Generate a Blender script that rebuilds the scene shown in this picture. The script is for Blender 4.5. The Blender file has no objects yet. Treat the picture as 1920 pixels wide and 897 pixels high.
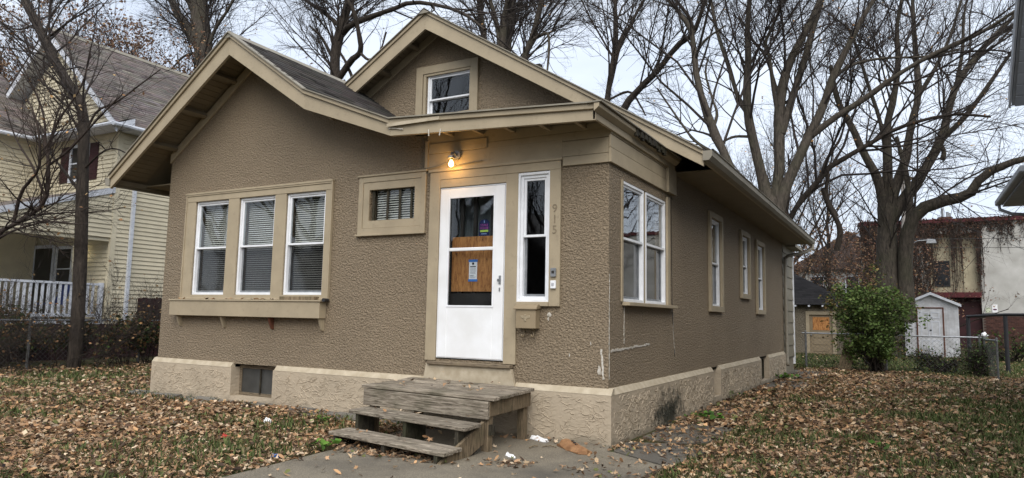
import bpy, math, random
import numpy as np
from mathutils import Vector, Matrix

R = math.radians
random.seed(7)
RNG = np.random.default_rng(11)
scene = bpy.context.scene
COL = scene.collection

# ------------------------------------------------------------------ camera
CAM = np.array([2.791, -7.128, 1.327])
YAW, PITCH, ROLL, FPX = R(29.208), R(6.2605), R(1.1033), 1329.7
def cam_axes():
    cy, sy, cp, sp = math.cos(YAW), math.sin(YAW), math.cos(PITCH), math.sin(PITCH)
    right = np.array([cy, sy, 0.]); fw = np.array([-sy*cp, cy*cp, sp]); up = np.cross(right, fw)
    c, s = math.cos(ROLL), math.sin(ROLL)
    return c*right+s*up, -s*right+c*up, fw
AXR, AXU, AXF = cam_axes()
cam_data = bpy.data.cameras.new('camera')
cam = bpy.data.objects.new('camera', cam_data); COL.objects.link(cam)
cam_data.sensor_width = 36.0; cam_data.lens = 36.0*FPX/1920.0
cam_data.clip_start = 0.05; cam_data.clip_end = 2000.0
cam.matrix_world = Matrix(((AXR[0], AXU[0], -AXF[0], CAM[0]), (AXR[1], AXU[1], -AXF[1], CAM[1]),
                           (AXR[2], AXU[2], -AXF[2], CAM[2]), (0, 0, 0, 1)))
scene.camera = cam

# ------------------------------------------------------------------ sky, sun, exposure
SUN_EL, SUN_AZ = 46.0, 152.0           # azimuth clockwise from +Y: behind the viewer, high in the cloud
world = bpy.data.worlds.new('World'); scene.world = world; world.use_nodes = True
nt = world.node_tree; nt.nodes.clear()
wo = nt.nodes.new('ShaderNodeOutputWorld'); bg = nt.nodes.new('ShaderNodeBackground')
sky = nt.nodes.new('ShaderNodeTexSky'); sky.sky_type = 'NISHITA'; sky.sun_disc = False
sky.sun_elevation = R(SUN_EL); sky.sun_rotation = R(SUN_AZ); sky.dust_density = 4.0; sky.air_density = 1.0
tcw = nt.nodes.new('ShaderNodeTexCoord')
mpw = nt.nodes.new('ShaderNodeMapping'); mpw.inputs['Scale'].default_value = (1.0, 1.0, 2.6)
cl = nt.nodes.new('ShaderNodeTexNoise'); cl.inputs['Scale'].default_value = 2.3; cl.inputs['Detail'].default_value = 7; cl.inputs['Roughness'].default_value = .55
crw = nt.nodes.new('ShaderNodeValToRGB')
crw.color_ramp.elements[0].position = .33; crw.color_ramp.elements[0].color = (3.8, 4.25, 5.0, 1)
crw.color_ramp.elements[1].position = .68; crw.color_ramp.elements[1].color = (5.0, 5.4, 6.0, 1)
mxw = nt.nodes.new('ShaderNodeMix'); mxw.data_type = 'RGBA'; mxw.inputs['Factor'].default_value = .88
nt.links.new(tcw.outputs['Generated'], mpw.inputs['Vector']); nt.links.new(mpw.outputs['Vector'], cl.inputs['Vector'])
nt.links.new(cl.outputs['Fac'], crw.inputs['Fac'])
nt.links.new(sky.outputs['Color'], mxw.inputs['A']); nt.links.new(crw.outputs['Color'], mxw.inputs['B'])
nt.links.new(mxw.outputs['Result'], bg.inputs['Color']); bg.inputs['Strength'].default_value = .1
nt.links.new(bg.outputs['Background'], wo.inputs['Surface'])

sun_data = bpy.data.lights.new('sun', 'SUN'); sun_data.energy = 1.5; sun_data.angle = R(55); sun_data.color = (1.0, .97, .93)
sun = bpy.data.objects.new('sun', sun_data); COL.objects.link(sun)
_d = Vector((math.sin(R(SUN_AZ))*math.cos(R(SUN_EL)), math.cos(R(SUN_AZ))*math.cos(R(SUN_EL)), math.sin(R(SUN_EL))))
sun.rotation_euler = (-_d).to_track_quat('-Z', 'Y').to_euler(); sun.location = (0, -20, 30)
vs = scene.view_settings
vs.view_transform = 'Standard'; vs.look = 'None'; vs.exposure = 1.15; vs.gamma = 1.0; vs.use_curve_mapping = False

# ------------------------------------------------------------------ helpers
def ray(px, py):
    return AXR*((px-960)/FPX) - AXU*((py-448.5)/FPX) + AXF
def at(px, py, y):                      # the point on the vertical plane Y=y seen at a photo pixel
    r = ray(px, py); return CAM + r*((y-CAM[1])/r[1])
def srgb(r, g, b):
    f = lambda c: ((c/255)/12.92 if c/255 <= .04045 else ((c/255+.055)/1.055)**2.4)
    return (f(r), f(g), f(b))

ORI = {}
def thing(name, label, cat, loc=(0, 0, 0), rot=(0, 0, 0), group=None, local=False):
    o = bpy.data.objects.new(name, None); COL.objects.link(o)
    o.location = loc; o.rotation_euler = rot; o.empty_display_size = .2
    o['label'] = label; o['category'] = cat
    if group: o['group'] = group
    ORI[o] = np.array((0, 0, 0) if local else loc, float)
    return o
def tag(o, label, cat, group=None):
    o['label'] = label; o['category'] = cat
    if group: o['group'] = group
    return o

def link(name, me, mat, parent=None, kind=None, loc=None, smooth=False, label=None):
    o = bpy.data.objects.new(name, me); COL.objects.link(o)
    if mat is not None and len(me.materials) == 0: me.materials.append(mat)
    if parent is not None: o.parent = parent; ORI[o] = ORI[parent]
    else: ORI[o] = np.zeros(3)
    if loc is not None: o.location = Vector(np.array(loc, float) - (ORI[parent] if parent is not None else 0))
    if kind: o['kind'] = kind
    if label: o['label'] = label
    if smooth: me.shade_smooth()
    return o

def np_mesh(name, V, F, col=None):
    """V (n,3), F (m,k) all faces with k corners"""
    V = np.asarray(V, np.float32); F = np.asarray(F, np.int32); k = F.shape[1]
    me = bpy.data.meshes.new(name)
    me.vertices.add(len(V)); me.vertices.foreach_set('co', V.ravel())
    me.loops.add(F.size); me.loops.foreach_set('vertex_index', F.ravel())
    me.polygons.add(len(F)); me.polygons.foreach_set('loop_start', np.arange(0, F.size, k, dtype=np.int32))
    if col is not None:
        a = me.attributes.new('Col', 'FLOAT_COLOR', 'POINT')
        c = np.ones((len(V), 4), np.float32); c[:, :3] = col; a.data.foreach_set('color', c.ravel())
    me.update(calc_edges=True); me.validate()
    return me

class MB:
    def __init__(s): s.v = []; s.f = []
    def add(s, vs, fs):
        b = len(s.v); s.v += [tuple(map(float, p)) for p in vs]; s.f += [tuple(b+i for i in f) for f in fs]; return s
    def box(s, x0, x1, y0, y1, z0, z1):
        if x0 > x1: x0, x1 = x1, x0
        if y0 > y1: y0, y1 = y1, y0
        if z0 > z1: z0, z1 = z1, z0
        return s.add([(x0,y0,z0),(x1,y0,z0),(x1,y1,z0),(x0,y1,z0),(x0,y0,z1),(x1,y0,z1),(x1,y1,z1),(x0,y1,z1)],
                     [(3,2,1,0),(4,5,6,7),(0,1,5,4),(1,2,6,5),(2,3,7,6),(3,0,4,7)])
    def hexa(s, p):                     # eight corners: bottom ring then top ring
        return s.add(p, [(3,2,1,0),(4,5,6,7),(0,1,5,4),(1,2,6,5),(2,3,7,6),(3,0,4,7)])
    def prism(s, poly, ext):            # planar polygon extruded along ext
        n = len(poly); e = np.array(ext, float)
        a = [np.array(p, float) for p in poly]
        nrm = sum(np.cross(a[i]-a[0], a[(i+1) % n]-a[0]) for i in range(n))
        if np.dot(nrm, e) > 0: a = a[::-1]
        b = [p+e for p in a]
        return s.add(a+b, [tuple(range(n)), tuple(range(2*n-1, n-1, -1))] + [((i+1) % n, i, n+i, n+(i+1) % n) for i in range(n)])
    def tube(s, pts, rad, n=8, cap=True):
        P = np.array(pts, float); K = len(P)
        rad = np.full(K, rad) if np.isscalar(rad) else np.array(rad)
        T = np.gradient(P, axis=0); T /= np.linalg.norm(T, axis=1)[:, None]+1e-9
        ref = np.array((0, 0, 1.)) if abs(T[:, 2]).mean() < .8 else np.array((1., 0, 0))
        N = np.cross(T, ref); N /= np.linalg.norm(N, axis=1)[:, None]+1e-9; B = np.cross(T, N)
        b = len(s.v)
        for k in range(K):
            for i in range(n):
                a = 2*math.pi*i/n
                s.v.append(tuple(P[k] + rad[k]*(math.cos(a)*N[k] + math.sin(a)*B[k])))
        for k in range(K-1):
            for i in range(n):
                j = (i+1) % n
                s.f.append((b+k*n+i, b+k*n+j, b+(k+1)*n+j, b+(k+1)*n+i))
        if cap:
            s.f.append(tuple(b+i for i in range(n-1, -1, -1))); s.f.append(tuple(b+(K-1)*n+i for i in range(n)))
        return s
    def mesh(s, name, origin=(0, 0, 0)):
        me = bpy.data.meshes.new(name)
        o = np.array(origin, float)
        me.from_pydata([(p[0]-o[0], p[1]-o[1], p[2]-o[2]) for p in s.v], [], s.f); me.update(); return me
    def build(s, name, mat, parent=None, kind=None, smooth=False, bevel=0, label=None):
        o = link(name, s.mesh(name, ORI[parent] if parent is not None else (0, 0, 0)), mat, parent, kind, None, smooth, label)
        if bevel:
            m = o.modifiers.new('bevel', 'BEVEL'); m.width = bevel; m.segments = 1; m.limit_method = 'ANGLE'
        return o

def top_mesh(name, mb, mat, label, cat, loc, group=None, **kw):   # a one-mesh thing, its origin at loc
    o = link(name, mb.mesh(name, loc), mat, None, kw.get('kind'), None, kw.get('smooth', False)); o.location = loc
    return tag(o, label, cat, group)

def tubes_np(P, Rr, n, rng):
    N, K, _ = P.shape
    T = np.gradient(P, axis=1); T /= np.linalg.norm(T, axis=2, keepdims=True)+1e-9
    ref = rng.normal(size=(N, 1, 3)); A = np.cross(T, ref); A /= np.linalg.norm(A, axis=2, keepdims=True)+1e-9; B = np.cross(T, A)
    ang = np.arange(n)*2*math.pi/n
    V = P[:, :, None] + Rr[:, :, None, None]*(np.cos(ang)[None, None, :, None]*A[:, :, None] + np.sin(ang)[None, None, :, None]*B[:, :, None])
    b = (np.arange(N)*K*n)[:, None, None] + (np.arange(K-1)*n)[None, :, None]; i = np.arange(n)[None, None]; j = (i+1) % n
    F = np.stack([b+i, b+j, b+n+j, b+n+i], -1).reshape(-1, 4)
    return V.reshape(-1, 3), F

# local wall frames: (u along the wall, o outward, z up) -> world
class Frame:
    def __init__(s, kind, c): s.kind, s.c = kind, c
    def p(s, u, o, z):
        return (u, s.c-o, z) if s.kind == 'front' else (s.c+o, u, z)
    def box(s, mb, u0, u1, z0, z1, o0, o1):
        a = s.p(u0, o0, z0); b = s.p(u1, o1, z1)
        return mb.box(a[0], b[0], a[1], b[1], a[2], b[2])
def wall_grid(mb, fr, u0, u1, z0, z1, holes, thick):
    us = sorted({u0, u1, *[h[0] for h in holes], *[h[1] for h in holes]})
    zs = sorted({z0, z1, *[h[2] for h in holes], *[h[3] for h in holes]})
    nu, nz = len(us)-1, len(zs)-1
    def solid(i, j):
        if i < 0 or j < 0 or i >= nu or j >= nz: return False
        u, z = (us[i]+us[i+1])/2, (zs[j]+zs[j+1])/2
        return not any(h[0] < u < h[1] and h[2] < z < h[3] for h in holes)
    def quad(c): mb.add([fr.p(*q) for q in c], [(0, 1, 2, 3)])
    for i in range(nu):
        for j in range(nz):
            if not solid(i, j): continue
            a, b, c, d = us[i], us[i+1], zs[j], zs[j+1]
            quad([(a, 0, c), (b, 0, c), (b, 0, d), (a, 0, d)])
            quad([(a, -thick, d), (b, -thick, d), (b, -thick, c), (a, -thick, c)])
            if not solid(i-1, j): quad([(a, -thick, c), (a, 0, c), (a, 0, d), (a, -thick, d)])
            if not solid(i+1, j): quad([(b, 0, c), (b, -thick, c), (b, -thick, d), (b, 0, d)])
            if not solid(i, j-1): quad([(a, -thick, c), (b, -thick, c), (b, 0, c), (a, 0, c)])
            if not solid(i, j+1): quad([(a, 0, d), (b, 0, d), (b, -thick, d), (a, -thick, d)])
    return mb

def text_mesh(body, size, depth=.004):
    cu = bpy.data.curves.new('lettering', 'FONT'); cu.body = body; cu.size = size; cu.extrude = depth/2
    cu.align_x = 'CENTER'; cu.align_y = 'CENTER'; cu.resolution_u = 3
    o = bpy.data.objects.new('lettering', cu); COL.objects.link(o)
    dg = bpy.context.evaluated_depsgraph_get(); me = bpy.data.meshes.new_from_object(o.evaluated_get(dg))
    bpy.data.objects.remove(o); return me

# ------------------------------------------------------------------ materials
def new_mat(name):
    m = bpy.data.materials.new(name); m.use_nodes = True
    n = m.node_tree.nodes; n.clear()
    out = n.new('ShaderNodeOutputMaterial'); b = n.new('ShaderNodeBsdfPrincipled')
    m.node_tree.links.new(b.outputs[0], out.inputs[0])
    return m, m.node_tree, b, out
def nnoise(t, scale, stretch=(1, 1, 1), detail=5, rough=.55, dist=0, rot=(0, 0, 0), off=(0, 0, 0), kind='noise', obj_off=False):
    g = t.nodes.new('ShaderNodeNewGeometry'); mp = t.nodes.new('ShaderNodeMapping')
    mp.inputs['Scale'].default_value = stretch; mp.inputs['Rotation'].default_value = rot; mp.inputs['Location'].default_value = off
    t.links.new(g.outputs['Position'], mp.inputs['Vector'])
    vec = mp.outputs['Vector']
    if obj_off:
        oi = t.nodes.new('ShaderNodeObjectInfo'); sc = t.nodes.new('ShaderNodeMath'); sc.operation = 'MULTIPLY'; sc.inputs[1].default_value = 40
        t.links.new(oi.outputs['Random'], sc.inputs[0])
        ad = t.nodes.new('ShaderNodeVectorMath'); t.links.new(vec, ad.inputs[0]); t.links.new(sc.outputs[0], ad.inputs[1]); vec = ad.outputs[0]
    if kind == 'noise':
        n = t.nodes.new('ShaderNodeTexNoise'); n.inputs['Detail'].default_value = detail
        n.inputs['Roughness'].default_value = rough; n.inputs['Distortion'].default_value = dist; out = n.outputs['Fac']
    elif kind == 'voronoi':
        n = t.nodes.new('ShaderNodeTexVoronoi'); out = n.outputs['Distance']
    elif kind == 'ridge':
        n = t.nodes.new('ShaderNodeTexNoise'); n.noise_type = 'RIDGED_MULTIFRACTAL'; n.inputs['Detail'].default_value = detail
        n.inputs['Distortion'].default_value = dist; out = n.outputs['Fac']
    n.inputs['Scale'].default_value = scale; t.links.new(vec, n.inputs['Vector'])
    return out
def ramp(t, fac, stops):
    r = t.nodes.new('ShaderNodeValToRGB'); e = r.color_ramp.elements
    while len(e) < len(stops): e.new(.5)
    for el, (p, c) in zip(e, stops):
        el.position = p; el.color = (*c, 1) if not np.isscalar(c) else (c, c, c, 1)
    t.links.new(fac, r.inputs['Fac']); return r.outputs['Color']
def mix(t, fac, a, b, mode='MIX'):
    m = t.nodes.new('ShaderNodeMix'); m.data_type = 'RGBA'; m.blend_type = mode
    for sock, v in (('Factor', fac), ('A', a), ('B', b)):
        if hasattr(v, 'default_value') or hasattr(v, 'is_linked'): t.links.new(v, m.inputs[sock])
        elif np.isscalar(v): m.inputs[sock].default_value = v
        else: m.inputs[sock].default_value = (*v, 1)
    return m.outputs['Result']
def bump(t, b, height, strength=.5, dist=.01, prev=None):
    n = t.nodes.new('ShaderNodeBump'); n.inputs['Strength'].default_value = strength; n.inputs['Distance'].default_value = dist
    t.links.new(height, n.inputs['Height'])
    if prev is not None: t.links.new(prev, n.inputs['Normal'])
    t.links.new(n.outputs['Normal'], b.inputs['Normal']); return n.outputs['Normal']
def math2(t, op, a, b):
    m = t.nodes.new('ShaderNodeMath'); m.operation = op
    for i, v in enumerate((a, b)):
        if np.isscalar(v): m.inputs[i].default_value = v
        else: t.links.new(v, m.inputs[i])
    return m.outputs[0]
def obj_rand(t, col, amt):
    oi = t.nodes.new('ShaderNodeObjectInfo')
    return mix(t, 1.0, col, ramp(t, oi.outputs['Random'], [(0, 1-amt), (1, 1.0)]), 'MULTIPLY')
def simple(name, col, col2=None, scale=6, rough=.75, spec=.3, bstr=.0, bscale=60, stretch=(1, 1, 1), rand=0, metal=0, lo=.35, hi=.7, bdist=.004, obj_off=False):
    m, t, b, out = new_mat(name)
    col2 = col2 or tuple(c*.75 for c in col)
    c = ramp(t, nnoise(t, scale, stretch, obj_off=obj_off), [(lo, col2), (hi, col)])
    if rand: c = obj_rand(t, c, rand)
    t.links.new(c, b.inputs['Base Color']); b.inputs['Roughness'].default_value = rough
    b.inputs['Specular IOR Level'].default_value = spec; b.inputs['Metallic'].default_value = metal
    if bstr: bump(t, b, nnoise(t, bscale, stretch), bstr, bdist)
    return m

def stucco_mat(name, col, lumps, depth, dirty=True):
    m, t, b, out = new_mat(name)
    n1 = nnoise(t, .9, detail=7, rough=.6); n2 = nnoise(t, lumps*1.3, detail=3)
    c = ramp(t, n1, [(.3, tuple(x*.82 for x in col)), (.7, tuple(x*1.1 for x in col))])
    c = mix(t, .45, c, ramp(t, n2, [(.35, tuple(x*.62 for x in col)), (.65, tuple(x*1.28 for x in col))]))
    t.links.new(c, b.inputs['Base Color']); b.inputs['Roughness'].default_value = .68; b.inputs['Specular IOR Level'].default_value = .4
    h1 = ramp(t, nnoise(t, lumps, (1, 1, 1.25), detail=4, rough=.55, dist=.35), [(.34, 0.0), (.5, .55), (.66, 1.0)])
    h2 = nnoise(t, lumps*3.2, detail=4, rough=.6)
    h3 = nnoise(t, lumps*.3, detail=2)
    nb = bump(t, b, h3, .5, depth*1.2); nb = bump(t, b, h1, 1.0, depth, nb); bump(t, b, h2, .6, depth*.35, nb)
    return m
M = {}
M['stucco'] = stucco_mat('brown_stucco', (.282, .217, .142), 35, .021)

def trowel_mat():
    m, t, b, out = new_mat('tan_trowelled_stucco')
    col = (.40, .33, .24)
    c = ramp(t, nnoise(t, 1.7, detail=6), [(.3, tuple(x*.85 for x in col)), (.7, tuple(x*1.06 for x in col))])
    # dark mould stain low on the side wall, and dirt splash along the ground
    g = t.nodes.new('ShaderNodeNewGeometry')
    mp = t.nodes.new('ShaderNodeMapping'); mp.inputs['Location'].default_value = (0, -1.95/.75, -.12/.36); mp.inputs['Scale'].default_value = (.0, 1/.75, 1/.36)
    t.links.new(g.outputs['Position'], mp.inputs['Vector'])
    ln = t.nodes.new('ShaderNodeVectorMath'); ln.operation = 'LENGTH'; t.links.new(mp.outputs['Vector'], ln.inputs[0])
    d = math2(t, 'ADD', ln.outputs['Value'], math2(t, 'MULTIPLY', math2(t, 'SUBTRACT', nnoise(t, 7, detail=8, rough=.7), .5), 2.2))
    sx = t.nodes.new('ShaderNodeSeparateXYZ'); t.links.new(g.outputs['Position'], sx.inputs[0])
    side = math2(t, 'GREATER_THAN', sx.outputs['X'], -.3)
    st = math2(t, 'MULTIPLY', ramp(t, d, [(.35, 1.0), (1.0, 0.0)]), side)
    c = mix(t, st, c, (.035, .035, .025))
    low = math2(t, 'ADD', sx.outputs['Z'], math2(t, 'MULTIPLY', math2(t, 'SUBTRACT', nnoise(t, 5, detail=7), .5), .35))
    c = mix(t, ramp(t, low, [(-.05, .6), (.10, 0.0)]), c, (.13, .115, .085))
    t.links.new(c, b.inputs['Base Color']); b.inputs['Roughness'].default_value = .75; b.inputs['Specular IOR Level'].default_value = .3
    r1 = math2(t, 'ABSOLUTE', math2(t, 'SUBTRACT', nnoise(t, 5.0, (1, 1, 2.1), detail=1.3, dist=1.3), .5), 0)
    r2 = math2(t, 'ABSOLUTE', math2(t, 'SUBTRACT', nnoise(t, 6.5, (1, 1, 1.8), detail=1, dist=1.0, off=(3, 7, 2)), .5), 0)
    k1 = ramp(t, nnoise(t, 5.5, detail=1, off=(1, 5, 9)), [(.42, 0.0), (.52, 1.0)]); k2 = ramp(t, nnoise(t, 6.1, detail=1, off=(8, 2, 4)), [(.46, 0.0), (.56, 1.0)])
    h = math2(t, 'MAXIMUM', math2(t, 'MULTIPLY', ramp(t, r1, [(.0, 1.0), (.012, .6), (.028, 0.0)]), k1), math2(t, 'MULTIPLY', ramp(t, r2, [(.0, .9), (.010, .5), (.022, 0.0)]), k2))
    nb = bump(t, b, nnoise(t, 9, (1, 1, 1.6), detail=2, dist=.8), .5, .02); bump(t, b, nnoise(t, 45, detail=3), .35, .006, nb)
    return m
M['trowel'] = trowel_mat()

def paint_mat(name, col, chip=None, grain=(1, 1, 1), amt=.5):
    m, t, b, out = new_mat(name)
    c = ramp(t, nnoise(t, 3.2, detail=7), [(.28, tuple(x*.84 for x in col)), (.72, tuple(x*1.05 for x in col))])
    c = mix(t, ramp(t, nnoise(t, 14, grain, detail=8, rough=.7), [(.56, 0.0), (.74, amt)]), c, chip or tuple(x*.55 for x in col))
    c = obj_rand(t, c, .1)
    t.links.new(c, b.inputs['Base Color']); b.inputs['Roughness'].default_value = .6; b.inputs['Specular IOR Level'].default_value = .35
    bump(t, b, nnoise(t, 40, grain, detail=5), .35, .003); return m
M['trim'] = paint_mat('tan_trim_paint', (.38, .312, .21), (.2, .16, .105))
M['soffit'] = paint_mat('shaded_tan_soffit_paint', (.19, .155, .10), (.12, .10, .07))  # trim paint darkened: shade under the eaves put into the colour
M['white'] = simple('white_vinyl', (.80, .81, .83), (.68, .69, .70), 5, .45, .4)
M['white_door'] = simple('white_door_paint', (.80, .81, .82), (.70, .70, .69), 2.5, .4, .4, .1, 8)
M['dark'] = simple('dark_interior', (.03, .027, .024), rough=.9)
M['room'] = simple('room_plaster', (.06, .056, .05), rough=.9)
M['blind'] = simple('cream_blind', (.68, .65, .57), (.55, .53, .46), 4, .6)
M['curtain'] = simple('grey_curtain', (.45, .46, .44), (.25, .26, .25), 25, .8, stretch=(1, 1, .1))
M['screen'] = simple('grey_insect_screen', (.05, .052, .055), rough=.6)
M['black_metal'] = simple('black_metal', (.03, .03, .032), rough=.5)
M['number'] = simple('dull_bronze_number', (.24, .19, .125), (.16, .125, .08), 20, .5)
M['galv'] = simple('galvanised_steel', (.36, .37, .38), (.25, .26, .27), 12, .45, .5, metal=.7)
M['dusty_pane'] = simple('dusty_basement_glass', (.075, .075, .07), (.045, .045, .042), 3, .35)
M['wire'] = simple('dull_fence_wire', (.13, .13, .13), (.08, .08, .08), 12, .6)
M['gutter'] = paint_mat('grey_tan_gutter', (.25, .225, .175), (.12, .11, .09))
M['caulk'] = simple('white_caulk', (.62, .59, .53), (.34, .30, .24), 45, .8)
M['rust'] = simple('rusty_steel', (.16, .06, .03), (.08, .03, .02), 20, .8)
M['bluepaint'] = simple('blue_tape', (.06, .20, .55), rough=.5)
M['paper'] = simple('white_paper', (.80, .80, .80), (.74, .74, .74), 12, .7)
M['ink'] = simple('black_ink', (.02, .02, .025), rough=.6)
M['greyink'] = simple('grey_ink', (.42, .42, .45), rough=.6)
M['navy'] = simple('navy_card', (.012, .02, .09), rough=.4)
M['pink'] = simple('pink_print', (.55, .12, .45), rough=.5)
M['limeprint'] = simple('lime_print', (.50, .70, .12), rough=.5)
M['lightblue'] = simple('pale_blue_print', (.35, .5, .8), rough=.5)

def glass_mat(name='window_glass', tint=(.9, .92, .93), f0=.06, rough=.012, wave=.002):
    m = bpy.data.materials.new(name); m.use_nodes = True; t = m.node_tree; t.nodes.clear()
    out = t.nodes.new('ShaderNodeOutputMaterial'); mx = t.nodes.new('ShaderNodeMixShader')
    lw = t.nodes.new('ShaderNodeLayerWeight'); lw.inputs['Blend'].default_value = .5
    p5 = math2(t, 'POWER', lw.outputs['Facing'], 4.0)
    fac = math2(t, 'ADD', math2(t, 'MULTIPLY', p5, 1-f0), f0)
    tr = t.nodes.new('ShaderNodeBsdfTransparent'); tr.inputs['Color'].default_value = (*tint, 1)
    gl = t.nodes.new('ShaderNodeBsdfGlossy'); gl.inputs['Roughness'].default_value = rough
    bp = t.nodes.new('ShaderNodeBump'); bp.inputs['Distance'].default_value = wave; bp.inputs['Strength'].default_value = .6
    t.links.new(nnoise(t, 2.5, detail=1), bp.inputs['Height']); t.links.new(bp.outputs[0], gl.inputs['Normal'])
    t.links.new(fac, mx.inputs[0]); t.links.new(tr.outputs[0], mx.inputs[1]); t.links.new(gl.outputs[0], mx.inputs[2])
    t.links.new(mx.outputs[0], out.inputs[0]); return m
M['glass'] = glass_mat(f0=.045)
M['screen_glass'] = glass_mat('screened_glass', (.62, .63, .64), .035, .05)

def wood_mat(name, c1, c2, stretch, dark=(.03, .027, .022), moss=0, rough=.85):
    m, t, b, out = new_mat(name)
    g = nnoise(t, 9, stretch, detail=8, rough=.7, dist=.6, obj_off=True)
    c = ramp(t, g, [(.34, dark), (.45, c2), (.58, c1), (.72, tuple(x*1.15 for x in c1))])
    c = mix(t, ramp(t, nnoise(t, 2.6, detail=5), [(.4, 0.0), (.75, .55)]), c, c2)
    if moss: c = mix(t, ramp(t, nnoise(t, 3.5, detail=8, off=(4, 2, 1)), [(.5, 0.0), (.72, moss)]), c, (.05, .055, .025))
    c = obj_rand(t, c, .3)
    t.links.new(c, b.inputs['Base Color']); b.inputs['Roughness'].default_value = rough; b.inputs['Specular IOR Level'].default_value = .2
    bump(t, b, g, .7, .006); return m
M['deck_x'] = wood_mat('weathered_grey_wood', (.40, .345, .27), (.17, .14, .105), (.35, 7, 7), moss=.5)
M['post_wood'] = wood_mat('brown_post_wood', (.29, .22, .14), (.14, .105, .065), (9, 9, .6), moss=.5)
M['dark_wood'] = wood_mat('dark_wet_wood', (.075, .065, .045), (.035, .03, .022), (5, 5, 1.5), moss=.6)
M['ply'] = wood_mat('orange_plywood', (.60, .29, .10), (.42, .18, .06), (3.5, 1, .8), dark=(.09, .035, .015), rough=.6)
M['threshold'] = wood_mat('worn_threshold_wood', (.25, .20, .13), (.13, .1, .07), (.8, 9, 9))

def concrete_mat(name, c1, c2, wet=(.05, .045, .038)):
    m, t, b, out = new_mat(name)
    c = ramp(t, nnoise(t, 1.6, detail=8, rough=.65), [(.3, c2), (.7, c1)])
    sp = nnoise(t, 90, detail=2)
    c = mix(t, ramp(t, sp, [(.58, 0.0), (.7, .7)]), c, tuple(x*1.9 for x in c1))
    c = mix(t, ramp(t, sp, [(.3, .7), (.42, 0.0)]), c, wet)
    c = mix(t, ramp(t, nnoise(t, .9, detail=7, off=(3, 1, 0)), [(.46, 0.0), (.7, .75)]), c, wet)
    t.links.new(c, b.inputs['Base Color']); b.inputs['Roughness'].default_value = .75
    bump(t, b, sp, .7, .005); return m
M['concrete'] = concrete_mat('old_concrete', (.215, .185, .135), (.13, .11, .08))
M['slab'] = concrete_mat('dark_slab', (.14, .125, .10), (.08, .07, .055))
M['footing'] = concrete_mat('grey_footing', (.19, .175, .15), (.10, .09, .075))

def attr_mat(name, rough=.8, trans=0, spec=.2):
    m, t, b, out = new_mat(name)
    a = t.nodes.new('ShaderNodeAttribute'); a.attribute_name = 'Col'
    t.links.new(a.outputs['Color'], b.inputs['Base Color']); b.inputs['Roughness'].default_value = rough; b.inputs['Specular IOR Level'].default_value = spec
    if trans:
        tl = t.nodes.new('ShaderNodeBsdfTranslucent'); t.links.new(a.outputs['Color'], tl.inputs['Color'])
        mx = t.nodes.new('ShaderNodeMixShader'); mx.inputs[0].default_value = trans
        t.links.new(b.outputs[0], mx.inputs[1]); t.links.new(tl.outputs[0], mx.inputs[2]); t.links.new(mx.outputs[0], out.inputs[0])
    return m
M['leaf'] = attr_mat('leaf', .7, .25); M['shingle'] = attr_mat('asphalt_shingle', .9)

def bark_mat(name, c1, c2, green=0):
    m, t, b, out = new_mat(name)
    g = nnoise(t, 16, (1, 1, .22), detail=6, rough=.65, dist=.8)
    c = ramp(t, g, [(.3, c2), (.7, c1)])
    if green: c = mix(t, ramp(t, nnoise(t, 1.5, detail=4), [(.45, 0.0), (.7, green)]), c, (.06, .065, .035))
    t.links.new(c, b.inputs['Base Color']); b.inputs['Roughness'].default_value = .9; b.inputs['Specular IOR Level'].default_value = .15
    bump(t, b, g, 1.0, .045); return m
M['bark'] = bark_mat('grey_brown_bark', (.115, .096, .076), (.028, .024, .02), .35)
M['bark_dark'] = bark_mat('dark_bark', (.072, .058, .046), (.016, .013, .011))
M['twig'] = simple('twig_bark', (.045, .035, .029), (.026, .021, .018), 3, .9)
M['vine'] = simple('vine_bark', (.05, .034, .026), (.028, .02, .016), 3, .9)

def ground_mat():
    m, t, b, out = new_mat('leafy_lawn')
    n = nnoise(t, 1.1, detail=8, rough=.65); n2 = nnoise(t, 40, detail=4)
    c = ramp(t, n2, [(.3, (.022, .017, .011)), (.5, (.06, .045, .026)), (.72, (.14, .095, .05))])
    gcol = ramp(t, n2, [(.3, (.015, .025, .008)), (.7, (.075, .10, .03))])
    c = mix(t, ramp(t, n, [(.42, 0.0), (.62, .8)]), c, gcol)
    t.links.new(c, b.inputs['Base Color']); b.inputs['Roughness'].default_value = .95; b.inputs['Specular IOR Level'].default_value = .1
    bump(t, b, n2, .8, .02); return m
M['ground'] = ground_mat()

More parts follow.
